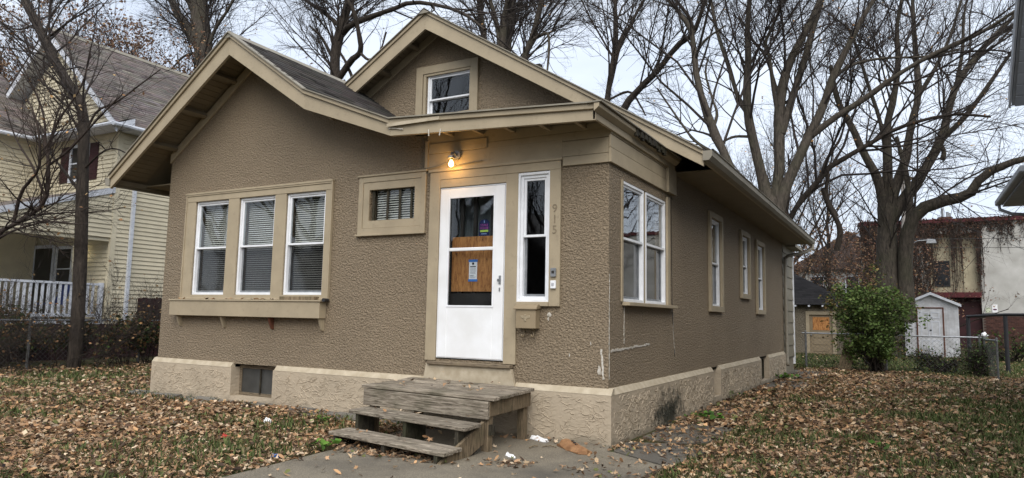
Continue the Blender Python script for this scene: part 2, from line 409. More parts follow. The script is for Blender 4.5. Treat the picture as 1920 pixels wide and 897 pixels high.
# ------------------------------------------------------------------ ground
def structure(name, mb, mat): return mb.build(name, mat, None, 'structure')
structure('lawn', MB().add([(-400, -300, 0), (400, -300, 0), (400, 600, 0), (-400, 600, 0)], [(0, 1, 2, 3)]), M['ground'])
structure('front_walk', MB().prism([(-1.80, -5.5, -.1), (1.35, -5.5, -.1), (.80, -1.3, -.1), (.83, -.76, -.1), (.12, -.33, -.1), (.05, -.06, -.1), (-2.35, -.06, -.1), (-2.10, -1.85, -.1)], (0, 0, .125)), M['concrete'])
structure('side_path', MB().prism([(.17, -.28, -.1), (.86, -.70, -.1), (.98, .28, -.1), (.50, .46, -.1), (.10, .30, -.1)], (0, 0, .118))
          .prism([(.12, .75, -.1), (.55, .52, -.1), (.92, .95, -.1), (.84, 2.05, -.1), (.30, 2.10, -.1), (.10, 1.7, -.1)], (0, 0, .112))
          .prism([(.12, 3.1, -.1), (.55, 3.0, -.1), (.62, 4.1, -.1), (.14, 4.2, -.1)], (0, 0, .113))
          .prism([(.10, 8.0, -.1), (.85, 8.1, -.1), (.9, 10.0, -.1), (.12, 10.1, -.1)], (0, 0, .113))
          .prism([(.10, 11.0, -.1), (1.0, 11.1, -.1), (1.1, 14.0, -.1), (-.3, 14.2, -.1)], (0, 0, .113)), M['slab'])
fb = MB()
for i in range(14):                     # broken edge of the footing along the front wall
    x0 = -7.95 + i*.39; d0 = .30+.12*math.sin(i*2.1)+.06*math.sin(i*5.3); d1 = .30+.12*math.sin((i+1)*2.1)+.06*math.sin((i+1)*5.3)
    h = .075+.012*math.sin(i*3.7)
    fb.hexa([(x0, -d0, -.1), (x0+.39, -d1, -.1), (x0+.39, -.03, -.1), (x0, -.03, -.1), (x0, -d0+.03, h-.04), (x0+.39, -d1+.03, h-.04), (x0+.39, -.03, h), (x0, -.03, h)])
structure('footing_ledge', fb, M['footing'])

# ------------------------------------------------------------------ shingles
def shingle_mesh(name, P0, U, Lu, V, Lv, col, origin, expo=.14, tab=.30, thick=.016, jitter=.2, seed=1):
    rg = np.random.default_rng(seed); P0 = np.array(P0, float); U = np.array(U, float); V = np.array(V, float)
    U /= np.linalg.norm(U); V /= np.linalg.norm(V); N = np.cross(U, V); N = N if N[2] > 0 else -N
    vv, cc = [], []
    rows = int(math.ceil(Lv/expo))
    for r in range(rows):
        v0 = r*expo; v1 = min(v0+expo+.03, Lv)
        n = int(math.ceil(Lu/tab))+1; e = np.arange(n+1)*tab - (r % 2)*tab*.5 + rg.uniform(-.012, .012, n+1)
        a = np.clip(e[:-1]+.003, 0, Lu); b = np.clip(e[1:]-.003, 0, Lu); k = b-a > .02; a, b = a[k], b[k]
        lo = v0 + rg.uniform(-.004, .004, len(a)); h = thick*rg.uniform(.8, 1.35, len(a))
        q = np.zeros((len(a), 6, 3))
        for j, (u, v, w) in enumerate(((a, lo, h), (b, lo, h), (b, np.full_like(a, v1), np.full_like(a, .002)), (a, np.full_like(a, v1), np.full_like(a, .002)), (a, lo, h*0-.004), (b, lo, h*0-.004))):
            q[:, j] = P0 + u[:, None]*U + v[:, None]*V + w[:, None]*N
        c = np.array(col)[None]*(1+rg.normal(0, jitter, (len(a), 1)))*(1+rg.normal(0, .03, (len(a), 3)))
        vv.append(q.reshape(-1, 3)); cc.append(np.repeat(c, 6, axis=0))
    Vt = np.concatenate(vv) - np.array(origin); m = len(Vt)//6; b = np.arange(m)[:, None]*6
    F = np.concatenate([b+np.array([[0, 1, 2, 3]]), b+np.array([[4, 5, 1, 0]])])
    return np_mesh(name, Vt, F, np.clip(np.concatenate(cc), .005, 1))
def shingles(parent, P0, U, Lu, V, Lv, col, **kw):
    return link('shingles', shingle_mesh('shingles', P0, U, Lu, V, Lv, col, ORI[parent], **kw), M['shingle'], parent, 'stuff')

# ------------------------------------------------------------------ the brown stucco house
HX0, HY1 = -7.5, 11.95
house = thing('bungalow_house', 'brown stucco bungalow with tan trim and white storm door, numbered 915', 'house', (-3.75, 0, 0))
F0 = Frame('front', 0.0); S0 = Frame('side', 0.0); G0 = Frame('front', 2.05)
# roof profile of the enclosed porch (x, z of the roof surface)
PR = [(-8.22, 3.43), (-5.60, 5.30), (-4.06, 4.245), (-2.60, 3.665), (.06, 3.51)]
def porch_z(x):
    return float(np.interp(x, [p[0] for p in PR], [p[1] for p in PR]))
YF = -.50                               # back of the front barge boards

holes_f = [(-6.80, -6.05, 1.57, 3.00), (-5.82, -5.07, 1.57, 3.00), (-4.85, -4.10, 1.57, 3.00), (-3.34, -2.61, 2.49, 2.97),
           (-2.21, -1.27, .81, 2.89), (-1.11, -.70, 1.50, 2.98)]
mb = wall_grid(MB(), F0, HX0, 0, .58, 3.30, holes_f, .15)
top = [(HX0, 0, 3.30), (0, 0, 3.30), (0, 0, porch_z(0)-.07)] + [(x, 0, porch_z(x)-.07) for x in (-2.60, -4.06, -5.60)] + [(HX0, 0, porch_z(HX0)-.07)]
mb.prism(top, (0, .15, 0))
mb.build('front_wall', M['stucco'], house)
holes_s = [(.41, 2.06, 1.52, 2.90), (4.42, 5.14, 1.56, 3.00), (6.88, 7.56, 1.85, 2.98), (8.46, 9.23, 1.57, 2.95)]
mb = wall_grid(MB(), S0, .15, 2.2, .58, 3.42, holes_s[:1], .15); wall_grid(mb, S0, 2.2, HY1, .58, 3.70, holes_s[1:], .15)
mb.build('side_wall', M['stucco'], house)
MB().box(HX0, HX0+.15, .15, HY1, .58, 3.66).build('side_wall', M['stucco'], house)
MB().box(HX0, 0, HY1, HY1+.15, .58, 3.66).prism([(HX0, HY1, 3.66), (0, HY1, 3.66), (-3.75, HY1, 6.0)], (0, .15, 0)).build('rear_wall', M['stucco'], house)
mz = lambda x: 6.06-.618*abs(x+3.75)
mb = MB()
for poly in ([(-7.5, 3.3), (-4.2, 3.3), (-4.2, mz(-4.2)), (-7.5, mz(-7.5))], [(-4.2, 3.3), (-3.0, 3.3), (-3.0, 4.50), (-4.2, 4.50)],
             [(-3.0, 3.3), (0, 3.3), (0, mz(0)), (-3.0, mz(-3.0))], [(-4.2, 5.24), (-3.0, 5.24), (-3.0, mz(-3)), (-3.75, 6.06), (-4.2, mz(-4.2))],
             [(-4.2, 4.5), (-3.98, 4.5), (-3.98, 5.24), (-4.2, 5.24)], [(-3.12, 4.5), (-3.0, 4.5), (-3.0, 5.24), (-3.12, 5.24)]):
    mb.prism([(x, 2.05, z) for x, z in poly], (0, .12, 0))
mb.build('gable_wall', M['stucco'], house)
# foundation with basement window wells
mb = wall_grid(MB(), Frame('front', -.055), HX0-.06, .055, -.3, .53, [(-5.74, -4.90, .13, .53)], .25)
wall_grid(mb, Frame('side', .055), .195, HY1+.05, -.3, .53, [(4.43, 4.90, .12, .53), (8.60, 9.55, .08, .53)], .25)
mb.box(HX0-.06, HX0+.19, .195, HY1+.05, -.3, .53)
mb.build('foundation', M['trowel'], house)
def trowel_ridges():                    # raised squiggles left by the trowel
    rg = np.random.default_rng(61); L, Rd = [], []
    def side(fr, u0, u1, n, skip):
        for i in range(n):
            u, z = rg.uniform(u0, u1), rg.uniform(.03, .50); a = rg.choice([0, math.pi])+rg.normal(0, .45); k = rg.integers(3, 9); pts = []
            for s in range(9):
                f = min(s, k); pts.append(fr.p(u, .0, z))
                if s < k: a += rg.normal(0, .5); u += .026*math.cos(a); z += .020*math.sin(a)
            P = np.array(pts); P[k+1:] = P[k]+np.arange(1, 9-k)[:, None]*np.array((0, 0, 1e-4)) if k < 8 else P[k+1:]
            us = P[:, 0 if fr.kind == 'front' else 1]
            if P[:, 2].min() < .01 or P[:, 2].max() > .52 or us.min() < u0 or us.max() > u1 or any(a_-.02 < v < b_+.02 for v in us for a_, b_ in skip): continue
            r = .0065*rg.uniform(.6, 1.25)*np.minimum(1, np.minimum(np.arange(9)+.3, np.maximum(k-np.arange(9), 0)+.2)/2); L.append(P); Rd.append(r)
    side(Frame('front', -.0545), HX0-.05, .05, 1500, [(-5.74, -4.90)]); side(Frame('side', .0545), .0, HY1, 2300, [(4.43, 4.9), (8.6, 9.55)])
    V, F = tubes_np(np.array(L), np.array(Rd), 4, rg); link('trowel_ridges', np_mesh('trowel_ridges', V-ORI[house], F), M['trowel'], house, 'stuff', smooth=True)
trowel_ridges()
def ledge(pts, outn):                   # sloping lighter top edge of the foundation
    (a, b) = pts; n = np.array(outn)
    A, B = np.array((*a, 0.)), np.array((*b, 0.))
    lo = n*.058; z = np.array((0, 0, 1.))
    P = [A-n*.03+z*.53, B-n*.03+z*.53, B+lo+z*.53, A+lo+z*.53, A-n*.03+z*.60, B-n*.03+z*.60, B+n*.01+z*.592, A+n*.01+z*.592]
    if np.cross(B-A, n)[2] < 0: P = [P[i] for i in (1, 0, 3, 2, 5, 4, 7, 6)]
    return P
M['ledge'] = simple('pale_ledge_paint', (.47, .405, .30), (.36, .30, .21), 9, .7, bstr=.5, bscale=40)
mb = MB()
for a, b in ((HX0-.06, -5.76), (-4.88, -2.35), (-1.1, .058)): mb.hexa(ledge(((a, 0), (b, 0)), (0, -1, 0)))
for a, b in ((.04, 4.41), (4.92, 8.58), (9.57, HY1)): mb.hexa(ledge(((0, a), (0, b)), (1, 0, 0)))
mb.build('foundation_ledge', M['ledge'], house)
MB().prism([(-2.36, -.02, .50), (-1.08, -.02, .50), (-1.14, -.02, .74), (-2.31, -.02, .76)], (0, -.045, 0)).build('threshold_patch', M['ledge'], house)
# interior shell
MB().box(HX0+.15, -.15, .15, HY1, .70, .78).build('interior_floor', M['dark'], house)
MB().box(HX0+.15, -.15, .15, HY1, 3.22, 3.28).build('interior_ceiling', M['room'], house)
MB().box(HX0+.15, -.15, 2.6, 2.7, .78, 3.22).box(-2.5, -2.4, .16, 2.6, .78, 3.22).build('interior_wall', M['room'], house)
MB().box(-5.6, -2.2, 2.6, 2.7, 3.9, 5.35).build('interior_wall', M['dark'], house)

# windows -----------------------------------------------------------------
def frame_boxes(mb, fr, u0, u1, z0, z1, w, o0, o1, wb=None):
    wb = w if wb is None else wb
    fr.box(mb, u0, u0+w, z0, z1, o0, o1); fr.box(mb, u1-w, u1, z0, z1, o0, o1)
    fr.box(mb, u0+w, u1-w, z0, z0+wb, o0, o1); fr.box(mb, u0+w, u1-w, z1-w, z1, o0, o1); return mb
def blind(fr, u0, u1, z0, z1, o, parent):
    b = MB(); z = z1
    while z > z0:
        p = [fr.p(u0, o+.010, z-.011), fr.p(u1, o+.010, z-.011), fr.p(u1, o-.010, z+.007), fr.p(u0, o-.010, z+.007)]
        q = [(a[0], a[1], a[2]+.0015) for a in p]; b.hexa(p+q); z -= .031
    return b.build('blind', M['blind'], parent, 'stuff')
def sashes(fr, u0, u1, z0, z1, meet, parent, low_glass='screen_glass', fw=.035, blinds=False):
    """white double-hung unit filling the opening"""
    j = frame_boxes(MB(), fr, u0, u1, z0, z1, fw, -.085, -.004)
    up = j.build('window_frame', M['white'], parent, bevel=.003)
    a0, a1 = u0+fw, u1-fw
    frame_boxes(MB(), fr, a0, a1, meet-.012, z1-fw, .028, -.045, -.020).build('sash', M['white'], parent, bevel=.002)
    fr.box(MB(), a0+.028, a1-.028, meet+.016, z1-fw-.028, -.036, -.031).build('pane', M['glass'], parent)
    frame_boxes(MB(), fr, a0, a1, z0+fw, meet+.012, .028, -.078, -.052).build('sash', M['white'] if low_glass == 'glass' else M['galv'], parent, bevel=.002)
    fr.box(MB(), a0+.028, a1-.028, z0+fw+.028, meet-.016, -.068, -.063).build('pane', M[low_glass], parent)
    fr.box(MB(), a0+.002, a1-.002, meet-.012, meet+.014, -.019, -.008).build('meeting_rail', M['white'], parent)
    if blinds: blind(fr, a0+.01, a1-.01, z0+.05, z1-.05, -.13, parent)
    return up
# triple window
b = MB()
for u0, u1 in ((-7.00, -6.80), (-6.05, -5.82), (-5.07, -4.85), (-4.10, -3.99)): F0.box(b, u0, u1, 1.51, 3.00, .002, .032)
F0.box(b, -7.00, -3.99, 3.00, 3.11, .002, .036); F0.box(b, -7.02, -3.97, 3.11, 3.14, .002, .055); F0.box(b, -6.80, -4.10, 1.51, 1.57, .002, .030)
frame_boxes(b, F0, -7.02, -3.97, 1.50, 3.11, .022, .002, .048)
tw = b.build('triple_window', M['trim'], house, bevel=.004, label='three blinded windows side by side in one tan frame')
for (u0, u1, z0, z1) in holes_f[:3]: sashes(F0, u0, u1, z0, z1, 2.28, tw, blinds=True)
b = MB(); F0.box(b, -7.12, -4.02, 1.255, 1.475, .002, .135); F0.box(b, -7.14, -4.00, 1.475, 1.497, .002, .15)
sb = b.build('window_ledge_box', M['trim'], house, bevel=.005)
F0.box(MB(), -4.78, -4.13, 1.499, 1.545, .04, .125).build('loose_board', M['post_wood'], sb)
for i, u in enumerate((-6.985, -5.99, -5.00, -4.055)):
    b = MB(); b.prism([F0.p(u-.014, .002, 1.255), F0.p(u-.014, .10, 1.255), F0.p(u-.014, .085, 1.21), F0.p(u-.014, .04, 1.10), F0.p(u-.014, .002, 1.085)], (.028, 0, 0))
    b.build('bracket', M['rust'] if i == 2 else M['trim'], sb)
MB().tube([(-3.98, -.03, 1.50), (-3.95, -.14, 1.50)], .025, 10).build('pipe_stub', M['black_metal'], sb)
# small window
b = MB(); frame_boxes(b, F0, -3.52, -2.43, 2.36, 3.12, .075, .002, .028); F0.box(b, -3.54, -2.41, 3.12, 3.145, .002, .045); F0.box(b, -3.54, -2.42, 2.335, 2.36, .002, .05)
sw = b.build('small_window', M['trim'], house, bevel=.004, label='small high window with dark muntins and tan frame')
frame_boxes(MB(), F0, -3.443, -2.507, 2.437, 3.043, .10, -.02, .018).build('sash', M['trim'], sw, bevel=.003)
F0.box(MB(), -3.343, -2.607, 2.537, 2.943, -.045, -.04).build('pane', M['glass'], sw)
for u in (-3.30, -3.07, -2.87, -2.685): F0.box(MB(), u-.014, u+.014, 2.537, 2.943, -.038, -.022).build('muntin', M['dark_wood'], sw)
blind(F0, -3.27, -2.60, 2.50, 2.97, -.075, sw)
for z in (2.52, 2.96): F0.box(MB(), -2.50, -2.475, z-.03, z+.03, .019, .027).build('hinge', M['rust'], sw)
# attic window
b = MB(); frame_boxes(b, G0, -4.19, -2.99, 4.42, 5.39, .13, .002, .045); frame_boxes(b, G0, -4.05, -3.10, 4.48, 5.27, .05, .002, .03)
aw = b.build('attic_window', M['trim'], house, bevel=.004, label='attic window in the upper gable')
sashes(G0, -3.98, -3.12, 4.5, 5.24, 4.82, aw, 'glass')
# side windows
b = MB(); S0.box(b, .36, .41, 1.52, 2.90, .002, .015); S0.box(b, 2.06, 2.16, 1.52, 2.96, .002, .03); S0.box(b, 1.16, 1.26, 1.52, 2.90, -.08, -.01)
sd = b.build('side_window', M['trim'], house, label='pair of tall white windows on the porch corner')
sashes(S0, .41, 1.175, 1.52, 2.90, 2.24, sd); sashes(S0, 1.245, 2.06, 1.52, 2.90, 2.25, sd)
b = MB(); S0.box(b, .40, 2.30, 1.475, 1.515, .002, .09); b.build('window_sill', M['trim'], sd, bevel=.004)
for (u0, u1, z0, z1), mt in zip(holes_s[1:], (2.27, 2.40, 2.25)):
    b = MB(); frame_boxes(b, S0, u0-.10, u1+.10, z0-.09, z1+.10, .095, .002, .05)
    w = b.build('side_window', M['trim'], house, bevel=.004); sashes(S0, u0, u1, z0, z1, mt, w)
# basement windows
b = MB(); frame_boxes(b, Frame('front', .10), -5.74, -4.90, .13, .56, .045, -.03, .0); bw = b.build('basement_window', M['threshold'], house)
Frame('front', .12).box(MB(), -5.70, -4.94, .17, .52, 0, .005).build('pane', M['dusty_pane'], bw)
Frame('front', .105).box(MB(), -5.31, -5.29, .17, .52, 0, .02).build('muntin', M['dark_wood'], bw)
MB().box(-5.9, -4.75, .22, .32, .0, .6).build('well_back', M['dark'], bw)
for u0, u1, z0 in ((4.43, 4.90, .12), (8.60, 9.55, .08)):
    b = MB(); frame_boxes(b, Frame('side', -.10), u0, u1, z0, .56, .05, 0, .04); bw = b.build('basement_window', M['dark_wood'], house)
    Frame('side', -.12).box(MB(), u0, u1, z0, .56, 0, .005).build('pane', M['screen_glass'], bw)
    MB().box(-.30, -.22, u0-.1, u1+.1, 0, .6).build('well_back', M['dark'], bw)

# entry: casing, storm door, side light ------------------------------------
b = MB()
F0.box(b, -2.36, -2.21, .79, 3.09, .002, .034); F0.box(b, -2.21, -1.27, 2.89, 2.99, .002, .028); F0.box(b, -1.27, -1.11, .79, 2.99, .002, .030)
F0.box(b, -.70, -.565, 1.45, 2.99, .002, .034); F0.box(b, -2.21, -.565, 2.99, 3.09, .002, .034); F0.box(b, -2.38, -.545, 3.09, 3.125, .002, .05)
F0.box(b, -1.11, -.70, 1.45, 1.50, .002, .05)
b.build('entry_casing', M['trim'], house, bevel=.004)
F0.box(MB(), -2.28, -1.14, .745, .785, .0, .10).build('threshold', M['threshold'], house, bevel=.006)
F0.box(MB(), -2.21, -1.27, .79, .826, -.14, -.02).build('door_sill', M['dark_wood'], house)
b = MB(); z0, z1 = .832, 2.868; o0, o1 = -.012, .020
F0.box(b, -2.192, -2.062, z0, z1, o0, o1); F0.box(b, -1.428, -1.292, z0, z1, o0, o1)
F0.box(b, -2.062, -1.428, z0, 1.445, o0, o1); F0.box(b, -2.062, -1.428, 2.755, z1, o0, o1); F0.box(b, -2.062, -1.428, 2.102, 2.142, o0+.004, o1-.006)
door = b.build('storm_door', M['white_door'], house, bevel=.006, label='white storm door with plywood behind its glass')
frame_boxes(MB(), F0, -2.075, -1.415, 1.432, 2.768, .02, .0205, .026).build('glazing_bead', M['white'], door)
F0.box(MB(), -2.06, -1.43, 1.447, 2.10, .002, .006).build('pane', M['glass'], door); F0.box(MB(), -2.06, -1.43, 2.144, 2.753, .002, .006).build('pane', M['glass'], door)
frame_boxes(MB(), F0, -2.206, -1.274, .826, 2.886, .012, -.03, .012).build('door_frame', M['white'], door)
b = MB(); F0.box(b, -1.345, -1.318, 1.70, 1.80, .020, .028); F0.box(b, -1.350, -1.340, 1.73, 1.76, .028, .06); F0.box(b, -1.34, -1.325, 1.62, 1.66, .020, .03); b.build('handle', M['galv'], door)
b = MB(); F0.box(b, -2.21, -1.27, .83, 1.60, -.15, -.11); F0.box(b, -2.21, -2.10, 1.60, 2.89, -.15, -.11); F0.box(b, -1.38, -1.27, 1.60, 2.89, -.15, -.11); F0.box(b, -2.10, -1.38, 2.78, 2.89, -.15, -.11)
for u in (-1.965, -1.775, -1.53): F0.box(b, u-.02, u+.02, 1.60, 2.78, -.15, -.11)
idr = b.build('inner_door', M['dark'], house); F0.box(MB(), -2.10, -1.38, 1.60, 2.78, -.135, -.13).build('pane', M['glass'], idr)
F0.box(MB(), -2.20, -1.30, 1.5, 2.86, -.42, -.40).build('door_curtain', M['curtain'], idr)
pl = F0.box(MB(), -2.085, -1.455, 1.62, 2.285, -.109, -.095).build('plywood_panel', M['ply'], idr)
def print_box(fr, name, u0, u1, z0, z1, o, mat, parent, t=.002): return fr.box(MB(), u0, u1, z0, z1, o, o+t).build(name, M[mat], parent)
nt_ = print_box(F0, 'door_notice', -1.832, -1.718, 1.745, 2.00, -.094, 'paper', idr)
print_box(F0, 'tape', -1.84, -1.71, 1.975, 2.005, -.0915, 'bluepaint', idr); print_box(F0, 'tape', -1.84, -1.71, 1.74, 1.768, -.0915, 'bluepaint', idr)
MB().prism([F0.p(-1.775+.016*math.cos(a), -.0905, 1.955+.016*math.sin(a)) for a in np.linspace(0, 2*math.pi, 13)[:-1]], (0, -.001, 0)).build('printed_emblem', M['ink'], idr)
print_box(F0, 'printed_line', -1.815, -1.735, 1.912, 1.924, -.0915, 'ink', idr); print_box(F0, 'printed_line', -1.82, -1.765, 1.806, 1.812, -.0915, 'ink', idr)
for z in (1.895, 1.885, 1.873, 1.858, 1.848, 1.836, 1.795, 1.785): print_box(F0, 'printed_line', -1.815, -1.735+.008*math.sin(z*900), z-.002, z+.002, -.0915, 'greyink', idr)
MB().prism([F0.p(u, -.106, z) for u, z in ((-1.71, 2.29), (-1.565, 2.29), (-1.565, 2.45), (-1.60, 2.485), (-1.675, 2.485), (-1.71, 2.45))], (0, -.002, 0)).build('card_sign', M['navy'], idr)
def lettering(body, size, u, z, o, mat, parent):
    me = text_mesh(body, size, .001); n = len(me.vertices); c = np.zeros(n*3, np.float32); me.vertices.foreach_get('co', c); c = c.reshape(-1, 3)
    p = np.array(F0.p(u, o, z)) - ORI[parent]; q = np.stack([p[0]+c[:, 0], p[1]-c[:, 2], p[2]+c[:, 1]], 1).astype(np.float32)
    me.vertices.foreach_set('co', q.ravel()); me.update(); me.materials.clear(); return link('lettering', me, M[mat], parent)
lettering('STAKE', .038, -1.637, 2.418, -.102, 'pink', idr); lettering('HOUSE', .038, -1.637, 2.382, -.102, 'pink', idr)
print_box(F0, 'printed_patch', -1.695, -1.58, 2.335, 2.36, -.103, 'limeprint', idr); print_box(F0, 'printed_patch', -1.68, -1.60, 2.308, 2.316, -.103, 'lightblue', idr)
print_box(F0, 'printed_patch', -1.642, -1.632, 2.445, 2.475, -.103, 'lightblue', idr)
F0.box(MB(), -1.50, -1.44, 2.31, 2.335, -.10, -.09).box(-1.485, -1.44, .09, .10, 2.335, 2.35).build('door_sticker', M['paper'], idr)
# side light
sl = frame_boxes(MB(), F0, -1.115, -.695, 1.495, 2.985, .03, -.02, .02).build('side_light', M['white'], house, bevel=.003, label='narrow white window beside the door')
sashes(F0, -1.085, -.725, 1.525, 2.955, 2.25, sl)
# friezes above the entry
for (u0, u1, z0, z1, o) in ((-2.43, -.55, 3.127, 3.33, .020), (-.55, 0.0, 3.127, 3.30, .024), (-.545, 0.0, 3.02, 3.122, .030), (-2.40, -1.55, 3.333, 3.46, .028), (-1.55, 0, 3.305, 3.40, .018)):
    F0.box(MB(), u0, u1, z0, z1, .002, o).build('frieze_board', M['trim'], house, bevel=.003)
MB().prism([F0.p(u, .002, z) for u, z in ((-2.43, 3.46), (-1.55, 3.465), (-1.55, 3.402), (-.002, 3.402), (-.002, porch_z(0)-.052), (-2.43, porch_z(-2.43)-.052))], (0, -.014, 0)).build('frieze_board', M['trim'], house)
F0.box(MB(), -2.45, -2.405, 2.32+.84, 3.50, .002, .035).build('corner_strip', M['trim'], house)
for (z0, z1, o) in ((3.02, 3.18, .034), (3.184, 3.33, .030), (3.333, 3.42, .036)):
    S0.box(MB(), -.030, 2.36, z0, z1, .002, o).build('frieze_board', M['trim'], house, bevel=.003)
# house number
for ch, z in (('9', 2.54), ('1', 2.42), ('5', 2.30)): lettering(ch, .135, -.632, z, .038, 'number', house)

# ------------------------------------------------------------------ roofs of the stucco house
SHC = (.062, .056, .052)
YB = 2.62
def seg_prism(mb, p, q, ta, tb, ba, bb, y0, y1):   # slab between two profile points, vertical offsets top/bottom
    mb.prism([(p[0], y0, p[1]+ta), (q[0], y0, q[1]+tb), (q[0], y0, q[1]+bb), (p[0], y0, p[1]+ba)], (0, y1-y0, 0)); return mb
mb = MB()
for i in range(4): seg_prism(mb, PR[i], PR[i+1], 0, 0, -.05, -.05, -.50, YB if i < 1 else 2.0)
seg_prism(mb, PR[1], (-5.0, 4.888), 0, 0, -.05, -.05, 2.0, YB)
mb.prism([(-8.1, YB-.02, 3.45), (-5.6, YB-.02, 5.25), (-5.0, YB-.02, 4.85), (-5.3, YB-.02, 4.0)], (0, .02, 0))
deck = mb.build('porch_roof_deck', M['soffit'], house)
for i in range(4):
    p, q = np.array(PR[i]), np.array(PR[i+1]); L = np.linalg.norm(q-p); y1 = YB if i == 0 else 2.04
    if i == 0: shingles(house, (p[0], -.56, p[1]+.004), (0, 1, 0), y1+.56, (q[0]-p[0], 0, q[1]-p[1]), L, SHC, seed=3)
    else: shingles(house, (q[0], -.56, q[1]+.004), (0, 1, 0), y1+.56, (p[0]-q[0], 0, p[1]-q[1]), L+.02, SHC, seed=3+i)
BOT = [-.20, -.31, -.255, -.195, -.165]
for i in range(4):
    seg_prism(MB(), PR[i], PR[i+1], -.015, -.015, BOT[i], BOT[i+1], -.545, -.502).build('barge_board', M['trim'], house, bevel=.003)
    seg_prism(MB(), PR[i], PR[i+1], .004, .004, -.052, -.052, -.575, -.547).build('crown_strip', M['trim'], house, bevel=.004)
    seg_prism(MB(), PR[i], PR[i+1], .022, .022, .006, .006, -.60, -.49).build('drip_edge', M['gutter'], house)
# boards of the soffit, lookouts, frieze along the rake
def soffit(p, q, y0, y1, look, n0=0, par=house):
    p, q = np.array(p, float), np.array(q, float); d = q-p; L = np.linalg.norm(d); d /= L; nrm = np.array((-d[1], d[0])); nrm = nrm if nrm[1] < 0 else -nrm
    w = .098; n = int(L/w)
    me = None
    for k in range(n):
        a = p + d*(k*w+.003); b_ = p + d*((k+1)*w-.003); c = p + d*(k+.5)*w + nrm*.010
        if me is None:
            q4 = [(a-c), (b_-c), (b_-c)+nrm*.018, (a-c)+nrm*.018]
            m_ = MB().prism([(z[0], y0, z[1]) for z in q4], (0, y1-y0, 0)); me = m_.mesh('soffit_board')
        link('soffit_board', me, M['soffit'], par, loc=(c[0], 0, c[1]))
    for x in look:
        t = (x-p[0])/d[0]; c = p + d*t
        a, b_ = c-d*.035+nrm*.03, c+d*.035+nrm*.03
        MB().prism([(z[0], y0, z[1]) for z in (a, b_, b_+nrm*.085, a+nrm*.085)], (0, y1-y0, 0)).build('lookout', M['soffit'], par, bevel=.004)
soffit((-8.15, 3.43), (-5.66, 5.207), -.498, -.004, (-6.12, -6.76, -7.41))
soffit((-4.10, 4.215), (-5.55, 5.21), -.498, -.004, (-4.9,))
for p, q in (((-7.50, 3.84), (-5.60, 5.20)), ((-5.60, 5.20), (-4.06, 4.14))):
    seg_prism(MB(), p, q, -.02, -.02, -.17, -.17, -.032, -.002).build('rake_frieze', M['trim'], house, bevel=.003)
for x in (-2.05, -1.62, -1.18, -.72, -.28):
    z = porch_z(x)-.052
    MB().prism([(x-.022, -.50, z), (x+.022, -.50, z), (x+.022, -.50, z-.055), (x-.022, -.50, z-.055)], (0, .48, 0)).build('rafter_tail', M['trim'], house, bevel=.003)
# eave of the porch along the right side
MB().box(.032, .062, -.545, 2.30, 3.355, 3.495).build('porch_fascia', M['trim'], house, bevel=.003)
MB().prism([(.064, -.60, 3.425), (.12, -.60, 3.47), (.125, -.60, 3.51), (.064, -.60, 3.515)], (0, 2.92, 0)).build('crown_strip', M['trim'], house, bevel=.003)
MB().box(.0, .15, -.61, 2.33, 3.517, 3.530).build('drip_edge', M['gutter'], house)
MB().box(.02, .064, 2.0, 2.36, 3.02, 3.36).build('corner_board', M['trim'], house, bevel=.003)
rb = MB(); rr = random.Random(4)
for k in range(16):                     # rotted, torn stretch of that eave
    y = .52+k*.07; rb.box(.10, .128+rr.uniform(0, .02), y, y+.06+rr.uniform(0, .03), 3.44+rr.uniform(-.03, .02), 3.512+rr.uniform(0, .004))
rb.build('rotted_edge', M['dark_wood'], house)
lb = MB()
for k in range(2): lb.tube([(-2.62+.10*k, -.56, 3.56-.012*k), (-2.5+.1*k, -.562, 3.545-.02*k)], .006, 4)
lb.tube([(-2.03, -.55, 3.48), (-2.02, -.56, 3.40)], .008, 4).tube([(-1.86, -.55, 3.47), (-1.87, -.56, 3.39)], .008, 4)
lb.build('peeling_caulk', M['caulk'], house)
MB().box(-2.63, -1.86, -.585, -.576, 3.575, 3.615).build('loose_strip', M['ledge'], house)

# main roof
MP, ML, MR = (-3.75, 6.14), (-8.14, 3.43), (.62, 3.44)
YM0, YM1 = 1.66, 12.62
mb = MB(); seg_prism(mb, ML, MP, 0, 0, -.055, -.055, YM0, YM1); seg_prism(mb, MP, MR, 0, 0, -.055, -.055, YM0, YM1)
mb.build('main_roof_deck', M['soffit'], house)
for e, sd_ in ((ML, 21), (MR, 22)):
    v = np.array(MP)-np.array(e); shingles(house, (e[0], 1.58, e[1]+.004), (0, 1, 0), YM1-1.56, (v[0], 0, v[1]), np.linalg.norm(v), SHC, seed=sd_)
MB().prism([(-3.75-.13, 1.56, 6.08), (-3.75, 1.56, 6.175), (-3.75+.13, 1.56, 6.08)], (0, YM1-1.56, 0)).build('ridge_cap', M['gutter'], house)
MB().prism([(-5.72, -.58, 5.235), (-5.60, -.58, 5.335), (-5.48, -.58, 5.235)], (0, 3.1, 0)).build('ridge_cap', M['gutter'], house)
for p, q, bp, bq in ((ML, MP, -.22, -.30), (MP, MR, -.30, -.20)):
    seg_prism(MB(), p, q, -.015, -.015, bp, bq, 1.615, 1.658).build('barge_board', M['trim'], house, bevel=.003)
    seg_prism(MB(), p, q, .004, .004, -.052, -.052, 1.588, 1.613).build('crown_strip', M['trim'], house, bevel=.004)
    seg_prism(MB(), p, q, .022, .022, .006, .006, 1.56, 1.67).build('drip_edge', M['gutter'], house)
soffit((-6.0, 4.69), (-3.80, 6.05), 1.662, 2.046, (-4.22, -4.80))
soffit((-.05, 3.81), (-3.70, 6.05), 1.662, 2.046, (-2.9,))
